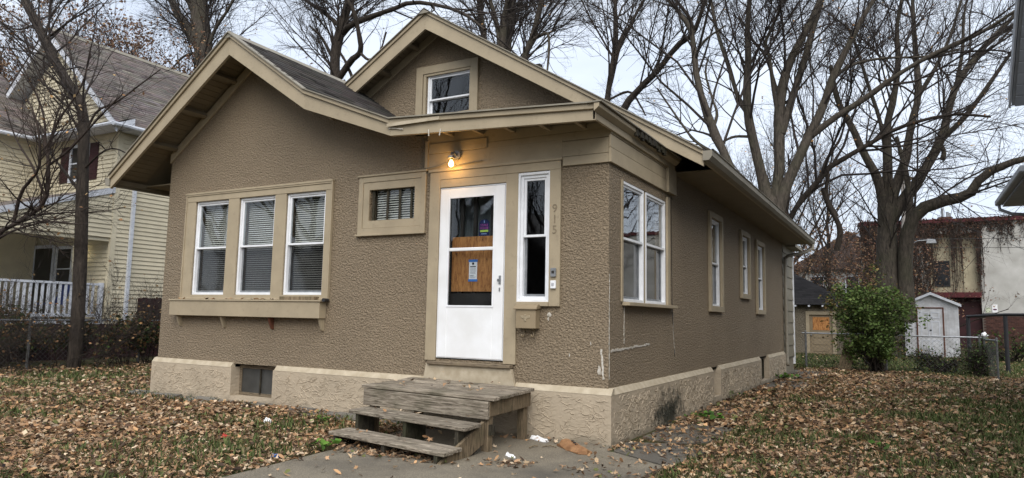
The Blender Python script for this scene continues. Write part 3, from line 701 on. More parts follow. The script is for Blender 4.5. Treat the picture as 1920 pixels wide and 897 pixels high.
for p, q in (((-7.4, 3.83), (-3.75, 6.085)), ((-3.75, 6.085), (-.02, 3.78))):
    seg_prism(MB(), p, q, -.03, -.03, -.18, -.18, 2.018, 2.046).build('rake_frieze', M['trim'], house, bevel=.003)
# eaves and gutters
MB().box(.588, .615, YM0+.002, YM1, 3.31, 3.40).build('fascia', M['trim'], house)
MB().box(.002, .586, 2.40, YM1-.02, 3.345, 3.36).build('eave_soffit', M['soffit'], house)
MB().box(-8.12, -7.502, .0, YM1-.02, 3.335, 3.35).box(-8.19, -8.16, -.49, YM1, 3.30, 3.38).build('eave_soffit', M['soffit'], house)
def gutter(x, sgn, y0, y1, z):
    pr = [(0, 0), (0, -.125), (.075, -.125), (.115, -.075), (.118, -.01), (.132, .004), (.132, .010), (.108, .010), (.106, -.07), (.07, -.115), (.008, -.115), (.008, 0)]
    b = MB(); n = len(pr); v = [(x+sgn*a, y, z+c) for y in (y0, y1) for a, c in pr]
    f = [(i, (i+1) % n, n+(i+1) % n, n+i) if sgn < 0 else ((i+1) % n, i, n+i, n+(i+1) % n) for i in range(n)]
    b.add(v, f)
    for y in (y0, y1): b.prism([(x+sgn*a, y-.002, z+c) for a, c in ((0, -.005), (0, -.125), (.075, -.125), (.115, -.075), (.118, -.005))], (0, .004, 0))
    return b.build('gutter', M['gutter'], house)
gutter(.618, 1, 1.59, 12.64, 3.435); gutter(-8.225, -1, -.56, 12.6, 3.40)
db = MB(); db.tube([(.70, 12.45, 3.33), (.69, 12.45, 3.22), (.50, 12.3, 3.10), (.16, 12.10, 3.02), (.075, 12.06, 2.95)], .04, 8)
db.tube([(.075, 12.06, 2.98), (.072, 12.05, 1.6), (.075, 12.05, .35), (.10, 12.0, .25)], .042, 8)
db.build('downspout', M['gutter'], house, smooth=True)
# rear addition with big square-cut siding shingles
ad = thing('rear_addition', 'narrow rear addition sided with grey-tan lapped panels behind the stucco house', 'addition', (-1.5, 13, 0))
M['addition'] = paint_mat('grey_tan_siding', (.27, .24, .18), (.15, .13, .1))
MB().box(-6.0, -.02, 12.12, 13.9, 0, 3.30).build('wall', M['addition'], ad)
for k in range(10): MB().prism([(-.018, 12.125, .42+k*.30), (.016, 12.125, .42+k*.30), (-.004, 12.125, .42+(k+1)*.30-.004), (-.018, 12.125, .42+(k+1)*.30-.004)], (0, 1.70, 0)).build('siding_panel', M['addition'], ad)
MB().box(-.02, .03, 13.83, 13.92, .2, 3.32).build('corner_board', M['white'], ad)
MB().prism([(.25, 12.66, 3.30), (.25, 14.1, 3.30), (-6.2, 14.1, 3.30), (-6.2, 12.66, 3.30)], (0, 0, .08)).build('roof', M['gutter'], ad)
# repaired cracks in the stucco
def crack(fr, pts, w, mat='caulk', seed=0):
    rg = random.Random(seed); b = MB(); P = []
    for (u0, z0), (u1, z1) in zip(pts[:-1], pts[1:]):
        n = max(2, int(math.hypot(u1-u0, z1-z0)/.03))
        P += [(u0+(u1-u0)*k/n+rg.uniform(-.006, .006), z0+(z1-z0)*k/n+rg.uniform(-.006, .006), w*rg.uniform(.5, 1.3)) for k in range(n)]
    for (u0, z0, a), (u1, z1, c) in zip(P[:-1], P[1:]):
        d = np.array((u1-u0, z1-z0)); d /= np.linalg.norm(d)+1e-9; nn = np.array((-d[1], d[0]))
        q = [np.array((u0, z0))-nn*a, np.array((u0, z0))+nn*a, np.array((u1, z1))+nn*c, np.array((u1, z1))-nn*c]
        A = [fr.p(x[0], .001, x[1]) for x in q]; B = [fr.p(x[0], .006, x[1]) for x in q]; b.hexa(A+B)
    return b.build('crack_repair', M[mat], house)
crack(S0, [(.02, 1.80), (.012, 1.3), (.02, .66)], .006, seed=1); crack(S0, [(.47, 1.46), (.46, 1.02)], .006, seed=2); crack(S0, [(2.36, 1.40), (2.38, 1.1), (2.44, .84)], .006, seed=3)
crack(S0, [(.06, .985), (.6, 1.0), (1.40, 1.03)], .013, seed=4); crack(S0, [(2.30, 3.0), (2.32, 1.5), (2.44, .80)], .004, 'dark', seed=5)
crack(F0, [(-.08, 1.0), (-.05, .66)], .011, seed=6)
for k, (u, z, w, h) in enumerate(((-.70, 1.36, .025, .03), (-.71, 1.32, .012, .03), (-.45, .93, .006, .02), (-.10, .78, .02, .06), (-.2, 1.06, .006, .02))):
    rg = random.Random(k); MB().prism([F0.p(u+w*math.cos(a)*rg.uniform(.6, 1.2), .001, z+h*math.sin(a)*rg.uniform(.6, 1.2)) for a in np.linspace(0, 6.28, 10)[:-1]], (0, -.005, 0)).build('plaster_patch', M['caulk'], house)
MB().tube([(-2.42, -.045, 3.15), (-2.25, -.05, 3.165), (-2.12, -.05, 3.19), (-1.98, -.045, 3.155), (-1.6, -.045, 3.18)], .007, 5).build('cable', M['gutter'], house)

# ------------------------------------------------------------------ things fixed to the front
mail = thing('mailbox', 'tan painted metal mailbox with raised emblem hung beside the storm door', 'mailbox', (-.94, -.06, 1.2))
M['mail'] = paint_mat('tan_mailbox_paint', (.29, .225, .14), (.2, .15, .09))
MB().box(-1.065, -.815, -.115, -.004, 1.20, 1.425).build('box', M['mail'], mail, bevel=.006)
MB().prism([(-1.085, -.004, 1.475), (-1.085, -.10, 1.465), (-1.085, -.135, 1.425), (-1.085, -.135, 1.41), (-1.085, -.004, 1.427)], (.29, 0, 0)).build('lid', M['mail'], mail, bevel=.004)
for x in (-1.0, -.88): MB().tube([(x, -.02, 1.21), (x, -.03, 1.13), (x, -.05, 1.105), (x, -.075, 1.11), (x, -.085, 1.135)], .007, 6).build('hook', M['mail'], mail, smooth=True)
eb = MB()
for a in range(-3, 4):
    s = a*.017; eb.box(-.94+s-.007, -.94+s+.007, -.122, -.115, 1.30+.006*abs(a), 1.335+.004*abs(a))
eb.box(-.955, -.925, -.124, -.115, 1.285, 1.30).box(-.95, -.93, -.124, -.115, 1.338, 1.355).build('emblem', M['trim'], mail, bevel=.003)
wl = thing('wall_lamp', 'lit jar-shaped wall lamp on the frieze above the storm door', 'lamp', (-1.99, -.03, 3.28))
MB().tube([(-1.965, -.03, 3.275), (-1.965, -.055, 3.275)], .055, 20).build('back_plate', M['galv'], wl, smooth=False)
MB().tube([(-1.965, -.05, 3.275), (-1.975, -.09, 3.295), (-1.985, -.13, 3.285), (-1.985, -.13, 3.245)], .017, 10).build('arm', M['galv'], wl, smooth=True)
MB().tube([(-1.985, -.13, 3.252), (-1.985, -.13, 3.222)], [.043, .045], 16).build('collar', M['galv'], wl)
M['jar'] = glass_mat('jar_glass', (.97, .95, .9), .04)
jb = MB(); jb.tube([(-1.985, -.13, z) for z in (3.222, 3.20, 3.15, 3.115, 3.103)], [.040, .046, .047, .044, .030], 16, cap=True); jb.build('jar', M['jar'], wl, smooth=True)
m, t, b, out = new_mat('lit_bulb'); b.inputs['Base Color'].default_value = (1, .8, .4, 1); b.inputs['Emission Color'].default_value = (1.0, .55, .16, 1); b.inputs['Emission Strength'].default_value = 14; M['bulb'] = m
MB().tube([(-1.985, -.13, z) for z in (3.20, 3.18, 3.155, 3.13, 3.118)], [.012, .022, .030, .025, .008], 12).build('bulb', M['bulb'], wl, smooth=True)
ld = bpy.data.lights.new('wall_lamp_light', 'POINT'); ld.energy = 1.7; ld.color = (1.0, .56, .18); ld.shadow_soft_size = .05
lo = bpy.data.objects.new('wall_lamp_light', ld); COL.objects.link(lo); lo.parent = wl; lo.location = Vector(np.array((-1.985, -.20, 3.13))-ORI[wl])
for nm, z0, z1, mt, lab in (('key_lockbox', 1.775, 1.875, 'galv', 'small grey lockbox on the door casing'), ('doorbell', 1.645, 1.735, 'white', 'small white doorbell under the grey lockbox')):
    kb = thing(nm, lab, 'doorbell' if 'bell' in nm else 'lockbox', (-.635, -.034, z0))
    MB().box(-.668, -.602, -.062, -.036, z0, z1).build('housing', M[mt], kb, bevel=.006)
    MB().box(-.650, -.620, -.066, -.062, (z0+z1)/2-.012, (z0+z1)/2+.018).build('button', M['dark' if mt == 'galv' else 'greyink'], kb)

# ------------------------------------------------------------------ wooden steps
st = thing('wooden_steps', 'weathered grey wooden steps with platform below the storm door', 'steps', (-1.535, -.055, 0), (R(.6), R(.6), R(-3)), local=True)
TOP = .568
rgs = np.random.default_rng(33)
for k in range(8):                      # deck boards, ends uneven, the whole platform a little racked
    y1 = -.065-k*.1215; y0 = y1-.108; sh = -.11*(1+(y1+y0)/2/1.035); x0 = -.86+sh+rgs.uniform(-.018, .018); x1 = .845+sh+rgs.uniform(-.018, .018); z = TOP+rgs.uniform(-.006, .006)
    MB().box(x0, x1, y0, y1, z-.034, z).build('deck_board', M['deck_x'], st, bevel=.005)
MB().box(-.82, .805, -1.052, -1.014, TOP-.212, TOP-.042).build('front_skirt', M['deck_x'], st, bevel=.004)
for x, d in ((-.82, 0), (.77, 0)): MB().hexa([(x, -1.012, TOP-.19), (x+.036, -1.012, TOP-.19), (x-.06, -.075, TOP-.19), (x-.096, -.075, TOP-.19), (x, -1.012, TOP-.042), (x+.036, -1.012, TOP-.042), (x-.06, -.075, TOP-.042), (x-.096, -.075, TOP-.042)]).build('side_rim', M['post_wood'], st, bevel=.004)
for x, y in ((-.775, -1.0), (.70, -1.0), (-.83, -.18), (.61, -.19)): MB().box(x, x+.082, y, y+.082, -.02, TOP-.043).build('post', M['post_wood'], st, bevel=.004)
for i, (yl, yr, z) in enumerate(((-1.312, -1.462, .338), (-1.610, -1.754, .158))):
    xl, xr = (-.775, -.745)[i], (.832, .826)[i]
    for k in range(2):
        d0, d1 = k*.149, k*.149+.141; zz = z+.003*k; e = .012*k
        MB().hexa([(xl+e, yl+d0, zz-.036), (xr-e, yr+d0, zz-.036), (xr-e, yr+d1, zz-.036), (xl+e, yl+d1, zz-.036), (xl+e, yl+d0, zz), (xr-e, yr+d0, zz), (xr-e, yr+d1, zz), (xl+e, yl+d1, zz)]).build('tread', M['deck_x'], st, bevel=.005)
for x in (-.68, .02, .70):
    a2, a1 = -1.668-.094*x, -1.375-.094*x
    MB().prism([(x, q_, c) for q_, c in ((a2, -.03), (a2, .118), (a1+.01, .118), (a1+.01, .298), (-1.056, .298), (-1.056, .10), (a1+.10, -.03))], (.04, 0, 0)).build('stringer', M['dark_wood'], st)
MB().prism([(.742, -1.735, .06), (.742, -1.06, .34), (.742, -1.06, .13), (.742, -1.50, -.03), (.742, -1.80, -.03)], (.035, 0, 0)).build('stringer_brace', M['post_wood'], st, bevel=.003)
MB().box(.784, .80, -1.0, -.92, .20, .30).build('bracket', M['dark_wood'], st)

# ------------------------------------------------------------------ vegetation
def grow(P, Rr, count, rng, ang=(25, 60), lenf=.5, up=.25, K=6, tmin=.2, wig=.16, lmin=.3, lmax=4, rf=.6, rmin=.004):
    N, Kp, _ = P.shape
    L = np.linalg.norm(np.diff(P, axis=1), axis=2).sum(1)
    idx = rng.choice(N, count, p=L/L.sum()); t = tmin+(1-tmin)*rng.random(count)**.8
    f = t*(Kp-1); k = np.minimum(f.astype(int), Kp-2); w = (f-k)[:, None]
    base = P[idx, k]*(1-w)+P[idx, k+1]*w; tan = P[idx, k+1]-P[idx, k]; tan /= np.linalg.norm(tan, axis=1, keepdims=True)+1e-9
    r0 = (Rr[idx, k]*(1-w[:, 0])+Rr[idx, k+1]*w[:, 0])*rf
    q = rng.normal(size=(count, 3)); q -= (q*tan).sum(1, keepdims=True)*tan; q /= np.linalg.norm(q, axis=1, keepdims=True)+1e-9
    a = np.radians(rng.uniform(*ang, count))[:, None]
    d = tan*np.cos(a)+q*np.sin(a); d[:, 2] += up*rng.random(count); d /= np.linalg.norm(d, axis=1, keepdims=True)
    ln = np.clip(L[idx]*lenf*(1.15-.7*t)*rng.uniform(.5, 1.2, count), lmin, lmax)
    r0 = np.clip(np.minimum(r0, ln*.0085+.003), rmin, None)
    C = np.zeros((count, K, 3)); C[:, 0] = base
    for s in range(1, K):
        d = d+rng.normal(size=(count, 3))*wig; d[:, 2] += up*.12; d /= np.linalg.norm(d, axis=1, keepdims=True)
        C[:, s] = C[:, s-1]+d*(ln/(K-1))[:, None]
    rr = r0[:, None]*np.linspace(1, .3, K)[None]; return C, np.maximum(rr, rmin*.6)
def crspline(P, K):
    P = np.array(P, float); P = np.vstack([2*P[0]-P[1], P, 2*P[-1]-P[-2]]); n = len(P)-3
    out = []
    for s in np.linspace(0, n, K):
        i = min(int(s), n-1); t = s-i; p0, p1, p2, p3 = P[i:i+4]
        out.append(.5*((2*p1)+(-p0+p2)*t+(2*p0-5*p1+4*p2-p3)*t*t+(-p0+3*p1-3*p2+p3)*t**3))
    return np.array(out)
LEAFC = np.array([(.40, .25, .12), (.30, .16, .07), (.48, .27, .11), (.52, .38, .22), (.17, .095, .05), (.36, .20, .10), (.44, .30, .15)])
def leaf_quads(C, size, rng, cols, flat=0.0):
    """kite-shaped folded leaves; C (n,3) centres"""
    n = len(C); yaw = rng.uniform(0, 2*math.pi, n); nz = rng.normal(size=(n, 3)); nz[:, 2] = np.abs(nz[:, 2])+flat
    nz /= np.linalg.norm(nz, axis=1, keepdims=True)
    a = np.stack([np.cos(yaw), np.sin(yaw), 0*yaw], 1); u = a-(a*nz).sum(1, keepdims=True)*nz; u /= np.linalg.norm(u, axis=1, keepdims=True)+1e-9; v = np.cross(nz, u)
    s = size[:, None]; fold = rng.uniform(.05, .35, n)[:, None]
    V = np.stack([C-u*s*.5, C+v*s*.36+nz*s*fold*.5-u*s*.05, C+u*s*.55+nz*s*.1, C-v*s*.36+nz*s*fold*.5-u*s*.05], 1)
    b = np.arange(n)[:, None]*4
    F = np.concatenate([b+np.array([[0, 2, 1]]), b+np.array([[0, 3, 2]])])
    return V.reshape(-1, 3), F, np.repeat(cols, 4, axis=0)
def leaf_colours(n, rng, pal=LEAFC, j=.2):
    return np.clip(pal[rng.integers(0, len(pal), n)]*(1+rng.normal(0, j, (n, 1))), .01, 1)

def finish_tree(root, Ps, Rs, rng, n1, n2, n3, leaves, o, twigmat='twig', lmax=4.5, lsize=.09, up=.25, pal=LEAFC, n0=0, rmin=.0062, k3=3):
    P = np.array(Ps); Rr = np.array(Rs)
    if n0: A, a = grow(P, Rr, n0, rng, (22, 50), .6, up+.1, 8, .2, .16, .8, lmax*1.4, .55, rmin); P, Rr = np.concatenate([crs_to(P, 8), A]), np.concatenate([res(Rr, 8), a])
    B1, r1 = grow(P, Rr, n1, rng, (22, 52), .72, up, 6, .28, .13, .8, lmax*1.25, .5, rmin)
    B2, r2 = grow(B1, r1, n2, rng, (22, 55), .6, up*.7, 5, .2, .16, .4, lmax*.6, .62, rmin*.7)
    B3, r3 = grow(B2, r2, n3, rng, (25, 60), .65, up*.5, k3, .15, .2, .25, lmax*.4, .6, rmin*.4)
    Vs, Fs, off = [], [], 0
    if n0:
        V, F = tubes_np(A, a, 5, rng); Vs.append(V); Fs.append(F+off); off += len(V)
    for C, r, n in ((B1, r1, 4), (B2, r2, 3), (B3, r3, 3)):
        V, F = tubes_np(C, r, n, rng); Vs.append(V); Fs.append(F+off); off += len(V)
    link('crown', np_mesh('crown', np.concatenate(Vs)-o, np.concatenate(Fs)), M[twigmat], root, 'stuff', smooth=True)
    if leaves:
        k = rng.integers(0, len(B3), leaves); C = B3[k, rng.integers(1, k3, leaves)]+rng.normal(0, .04, (leaves, 3))
        V, F, c = leaf_quads(C, rng.uniform(.6, 1.2, leaves)*lsize, rng, leaf_colours(leaves, rng, pal))
        link('leaves', np_mesh('leaves', V-o, F, c), M['leaf'], root, 'stuff')
def crs_to(P, K):
    return np.stack([np.stack([np.interp(np.linspace(0, 1, K), np.linspace(0, 1, P.shape[1]), p[:, c]) for c in range(3)], 1) for p in P])
def res(Rr, K): return np.stack([np.interp(np.linspace(0, 1, K), np.linspace(0, 1, Rr.shape[1]), r) for r in Rr])

def traced_tree(name, label, y, limbs, seed, n=(90, 700, 2600), leaves=200, bark='bark', base=None, group=None, spread=.32, n0=0, **kw):
    """limbs: (px points, width at start, width at end, parent index or None); first limb is the trunk"""
    rng = np.random.default_rng(seed); K = 14; Ps, Rs, dys = [], [], []
    for i, (pts, w0, w1, par) in enumerate(limbs):
        pts = np.array(pts, float)
        P2 = crspline(pts, K); b0 = 0
        if par is not None:
            d = np.linalg.norm(limb_px[par]-P2[0], axis=1); b0 = dys[par][d.argmin()]
        else:
            if i == 0: limb_px = []
        Lm = np.linalg.norm(np.diff(np.array([at(*p, y) for p in P2]), axis=0), axis=1).sum()
        s = rng.uniform(-1, 1)*(spread if i else .05)
        dy = b0 + s*Lm*np.linspace(0, 1, K)**1.2
        Wp = np.array([at(P2[k, 0], P2[k, 1], y+dy[k]) for k in range(K)])
        dep = (Wp-CAM)@AXF; rad = np.linspace(w0, w1, K)/2*dep/FPX
        limb_px.append(P2); dys.append(dy); Ps.append(Wp); Rs.append(rad)
    Ps[0][0][2] = min(Ps[0][0][2], 0.0) if base is None else Ps[0][0][2]
    b = np.array(base) if base is not None else np.array((Ps[0][0][0], Ps[0][0][1], 0.))
    if base is not None: Ps[0] = crspline(np.vstack([b-(0, 0, .1), Ps[0][[0, 4, 9, 13]]]), K); Rs[0] = np.maximum(Rs[0], 0); Rs[0][0] *= 1.35
    root = thing(name, label, 'tree', tuple(b), group=group)
    for i, (P, r) in enumerate(zip(Ps, Rs)):
        V, F = tubes_np(P[None], r[None]*(1+.06*rng.normal(size=K))[None], 10, rng)
        link('trunk' if i == 0 else 'limb', np_mesh('limb', V-b, F), M[bark], root, smooth=True)
    finish_tree(root, Ps, Rs, rng, *n, leaves, b, n0=n0, k3=3, **kw)
    return root
def auto_tree(name, label, loc, h, seed, nl=8, n=(60, 450, 1500), leaves=300, bark='bark_dark', rad=.22, lean=(0, 0), fork=.3, group=None, **kw):
    rng = np.random.default_rng(seed); K = 14; b = np.array((*loc, 0.)); lx = np.array((*lean, 0.))
    t = np.linspace(0, 1, K)[:, None]; wob = np.cumsum(rng.normal(0, .05, (K, 3)), 0)*np.array((1, 1, 0)); wob[0] = 0
    T = b+np.array((0, 0, h*.75))*t+lx*h*t**1.5+wob*h*.1; T[0, 2] = -.1
    Ps, Rs = [T], [rad*np.linspace(1.15, .3, K)]
    for i in range(nl):
        f = rng.uniform(fork, .85); k = int(f*(K-1)); az = rng.uniform(0, 2*math.pi); el = R(rng.uniform(30, 68)); ln = h*rng.uniform(.3, .5)*(1.2-f*.5)
        d = np.array((math.cos(az)*math.cos(el), math.sin(az)*math.cos(el), math.sin(el))); Q = [T[k].copy()]
        for s in range(K-1):
            d = d+rng.normal(0, .09, 3)+np.array((0, 0, .025)); d /= np.linalg.norm(d); Q.append(Q[-1]+d*ln/(K-1))
        Ps.append(np.array(Q)); Rs.append(Rs[0][k]*rng.uniform(.45, .7)*np.linspace(1, .22, K))
    root = thing(name, label, 'tree', tuple(b), group=group)
    for i, (P, r) in enumerate(zip(Ps, Rs)):
        V, F = tubes_np(P[None], r[None], 7, rng); link('trunk' if i == 0 else 'limb', np_mesh('limb', V-b, F), M[bark], root, smooth=True)
    finish_tree(root, Ps, Rs, rng, *n, leaves, b, **kw); return root

Z8 = lambda L: [(1200+a/1.8694, b/1.8694) for a, b in L]
Z4 = lambda L: [(620+a*.4014, b*.4014) for a, b in L]
Z1 = lambda L: [(a/1.994, b/1.994) for a, b in L]
# many-stemmed tree behind the eave of the stucco house
traced_tree('bare_tree', 'tall bare many-stemmed tree rising behind the right eave of the bungalow', 17.0, [
    (Z8([(470, 1080), (468, 900), (462, 780), (458, 690)]), 52, 40, None),
    (Z8([(450, 720), (425, 610), (398, 500), (378, 400), (375, 300), (380, 200), (376, 100), (386, -20)]), 23, 8, None),
    (Z8([(465, 720), (488, 600), (487, 430), (495, 330), (520, 230), (570, 130), (610, 50), (640, -20)]), 22, 10, None),
    (Z8([(480, 760), (505, 670), (545, 580), (592, 478), (640, 380), (672, 280), (722, 178), (765, 90), (825, -10)]), 24, 8, None),
    (Z8([(585, 490), (680, 415), (790, 345), (900, 265), (1010, 200), (1130, 145), (1230, 95), (1350, 15)]), 13, 6, 3),
    (Z8([(495, 470), (535, 340), (580, 200), (610, 90), (645, -20)]), 16, 8, 2),
    (Z8([(380, 400), (345, 345), (310, 230), (270, 110), (245, -20)]), 11, 5, 1),
    (Z8([(490, 440), (470, 330), (455, 210), (440, 150), (480, 60), (500, -10)]), 8, 4, 2),
    (Z8([(672, 280), (740, 230), (850, 205), (990, 200), (1120, 175)]), 7, 3, 3),
    (Z8([(395, 480), (330, 480), (280, 500), (250, 480)]), 6, 3, 1),
    (Z8([(485, 330), (440, 200), (395, 140), (350, 60)]), 6, 3, 2)], 101, n=(150, 1250, 7500), leaves=160, n0=34)
# stem to the left of it
traced_tree('bare_tree', 'slender bare tree leaning left just behind the gutter end', 15.0, [
    (Z8([(380, 1000), (350, 760), (310, 575), (270, 490), (225, 370), (195, 250), (185, 130), (150, 60), (80, -20)]), 22, 6, None),
    (Z8([(255, 460), (270, 400), (255, 350), (230, 260), (240, 200)]), 6, 3, 0),
    (Z8([(300, 560), (200, 500), (150, 440), (60, 310)]), 7, 3, 0),
    (Z8([(190, 200), (230, 140), (300, 90)]), 6, 3, 0)], 102, n=(45, 320, 1300), leaves=40, n0=6)
# great tree by the shed
traced_tree('bare_tree', 'massive bare tree with spreading limbs behind the green bush', 24.0, [
    (Z8([(868, 1130), (866, 1000), (866, 860), (866, 760), (866, 690)]), 42, 30, None),
    (Z8([(860, 740), (845, 670), (825, 610), (780, 530), (745, 450), (700, 370), (680, 300), (668, 230)]), 20, 7, 0),
    (Z8([(866, 720), (868, 560), (865, 450), (890, 340), (905, 220), (900, 100), (920, -10)]), 19, 6, 0),
    (Z8([(872, 730), (905, 630), (932, 555), (950, 440), (975, 340), (970, 230), (960, 100), (955, -10)]), 20, 6, 0),
    (Z8([(880, 770), (925, 700), (965, 650), (1012, 570), (1060, 480), (1085, 370), (1120, 280), (1200, 170), (1280, 90), (1350, 10)]), 24, 6, 0),
    (Z8([(1050, 495), (1130, 420), (1200, 330), (1290, 200), (1370, 100)]), 12, 4, 4),
    (Z8([(935, 1130), (930, 1000), (930, 897), (942, 800), (985, 735), (1080, 700), (1150, 685), (1190, 630), (1270, 580), (1420, 540)]), 30, 12, None),
    (Z8([(942, 790), (945, 700), (935, 620), (915, 540), (900, 480)]), 14, 6, 6),
    (Z8([(868, 560), (840, 420), (800, 300), (760, 170), (720, 80)]), 9, 4, 2),
    (Z8([(975, 340), (1040, 230), (1090, 120), (1130, -10)]), 9, 4, 3),
    (Z8([(1110, 290), (1130, 180), (1135, 60), (1150, -20)]), 8, 3, 4),
    (Z8([(1060, 560), (1065, 530), (1040, 480)]), 10, 6, 4)], 103, n=(160, 1300, 7500), leaves=120, n0=36)
# leaning tree between them
traced_tree('bare_tree', 'leaning thin-trunked tree beside the hip-roofed garage', 21.0, [
    (Z8([(440, 1220), (470, 1050), (490, 850), (545, 730), (610, 655), (660, 590), (760, 530), (830, 490), (900, 450), (1000, 420), (1100, 400), (1230, 410)]), 15, 4, None),
    (Z8([(630, 640), (655, 560), (700, 490), (720, 420)]), 8, 3, 0),
    (Z8([(690, 760), (655, 690), (660, 600)]), 9, 5, None),
    (Z8([(690, 880), (700, 800), (660, 720), (640, 660)]), 11, 7, None)], 104, n=(75, 520, 3000), leaves=260, n0=14, bark='bark_dark')
# trees over the ridge
traced_tree('bare_tree', 'thick-trunked bare tree behind the front gable peak, left of the attic', 17.0, [
    (Z1([(790, 900), (780, 500), (765, 240), (752, 120), (742, 0), (735, -80)]), 42, 30, None),
    (Z1([(752, 190), (715, 130), (680, 80), (650, 20), (620, -60)]), 20, 12, 0),
    (Z1([(745, 110), (725, 40), (695, -20), (680, -70)]), 16, 10, 0),
    (Z1([(770, 230), (800, 120), (850, 40), (900, -50)]), 8, 4, 0),
    (Z1([(740, 200), (690, 210), (640, 260)]), 6, 3, 0)], 105, n=(110, 900, 5000), leaves=500, n0=12)
traced_tree('bare_tree', 'bare tree with arching limb in the dip between the two gables', 20.0, [
    (Z4([(30, 900), (30, 600), (22, 380), (22, 250), (50, 130), (80, 30), (105, -40)]), 24, 14, None),
    (Z4([(30, 380), (95, 285), (140, 240), (130, 150), (110, 60), (60, -30)]), 13, 6, 0),
    (Z4([(60, 150), (100, 115), (200, 75), (300, 40), (380, 12), (500, 25), (600, 55), (660, 90), (720, 140)]), 12, 4, 0),
    (Z4([(130, 240), (180, 280), (230, 240), (260, 150)]), 6, 3, 1),
    (Z4([(50, 130), (-30, 60), (-90, 20), (-160, -30)]), 9, 5, 0),
    (Z4([(22, 300), (-40, 180), (-100, 120)]), 7, 3, 0),
    (Z4([(100, 360), (70, 290), (40, 240)]), 6, 4, 0)], 106, n=(100, 850, 5500), leaves=120, bark='bark_dark')
traced_tree('bare_tree', 'cluster of straight bare stems behind the right slope of the main gable', 24.0, [
    (Z4([(800, 900), (800, 500), (800, 300), (810, 110), (842, -40)]), 20, 12, None),
    (Z4([(760, 800), (730, 300), (705, 100), (690, -30)]), 14, 10, None),
    (Z4([(790, 220), (775, 110), (735, -30)]), 9, 7, 0),
    (Z4([(830, 900), (825, 400), (828, 220), (842, 110), (858, -40)]), 15, 12, None),
    (Z4([(880, 900), (885, 400), (905, 270), (942, 180), (972, 60), (1000, -40)]), 16, 9, None),
    (Z4([(945, 185), (985, 165), (1015, 160), (1020, 230), (1012, 330), (1005, 400)]), 7, 3, 4)], 107, n=(110, 950, 5500), leaves=60, bark='bark')
traced_tree('bare_tree', 'bare forked tree above the right slope, left of the gutter end', 22.0, [
    (Z4([(1280, 900), (1285, 600), (1292, 470), (1312, 330), (1330, 200), (1330, 60), (1325, -40)]), 13, 7, None),
    (Z4([(1318, 310), (1360, 190), (1400, 120), (1440, 40), (1490, -40)]), 9, 5, 0),
    ([(1120, 330), (1165, 212), (1200, 166), (1232, 134), (1270, 86), (1302, 59), (1325, -10)], 15, 8, None),
    ([(1302, 62), (1290, 30), (1250, -20)], 7, 5, 2),
    (Z4([(1292, 470), (1395, 430), (1450, 500), (1470, 540)]), 5, 3, 0)], 108, n=(85, 680, 4800), leaves=60, n0=20, bark='bark_dark')
# young tree in front of the chain-link fence on the left
traced_tree('leaning_tree', 'dark young tree bending left in front of the chain-link fence', 1.8, [
    (Z1([(272, 1395), (285, 1280), (298, 1050), (304, 890), (310, 600), (316, 480), (300, 380), (240, 290), (190, 200), (150, 110), (110, 40), (70, -50)]), 25, 13, None),
    (Z1([(312, 520), (360, 420), (440, 380), (520, 320), (600, 260)]), 5, 2, 0),
    (Z1([(300, 720), (240, 640), (180, 560), (120, 420)]), 6, 2, 0),
    (Z1([(306, 640), (400, 560), (480, 580), (560, 680)]), 4, 2, 0),
    (Z1([(170, 150), (260, 80), (380, 10)]), 5, 2, 0),
    (Z1([(140, 90), (60, 110), (-30, 60)]), 5, 2, 0)], 109, n=(60, 430, 1700), leaves=110, bark='bark_dark', twigmat='twig', lmax=2.2, rmin=.0028, lsize=.08, spread=.2)
# brushy multi-stem shrub left of it
def shrub(name, label, loc, h, seed, stems=9, n=(40, 260, 900), leaves=200, spread=.5, rad=.02, group=None, pal=LEAFC, lsize=.07, mat='twig', cat='shrub', el=(50, 85), **kw):
    rng = np.random.default_rng(seed); b = np.array((*loc, 0.)); Ps, Rs = [], []; K = 10
    for i in range(stems):
        az = rng.uniform(0, 6.28); e = R(rng.uniform(*el)); d = np.array((math.cos(az)*math.cos(e), math.sin(az)*math.cos(e), math.sin(e)))
        Q = [b+np.array((rng.uniform(-.2, .2)*spread, rng.uniform(-.2, .2)*spread, -.05))]; ln = h*rng.uniform(.6, 1.1)
        for s in range(K-1): d = d+rng.normal(0, .12, 3); d /= np.linalg.norm(d); Q.append(Q[-1]+d*ln/(K-1))
        Ps.append(np.array(Q)); Rs.append(rad*rng.uniform(.6, 1.2)*np.linspace(1, .3, K))
    root = thing(name, label, cat, tuple(b), group=group)
    V, F = tubes_np(np.array(Ps), np.array(Rs), 6, rng); link('stems', np_mesh('stems', V-b, F), M['bark_dark'], root, 'stuff', smooth=True)
    finish_tree(root, Ps, Rs, rng, *n, leaves, b, lmax=kw.pop('lmax', h*.4), lsize=lsize, pal=pal, twigmat=mat, rmin=kw.pop('rmin', .0035), **kw); return root
GREENP = np.array([(.05, .085, .025), (.07, .11, .03), (.10, .12, .04), (.045, .06, .02)])
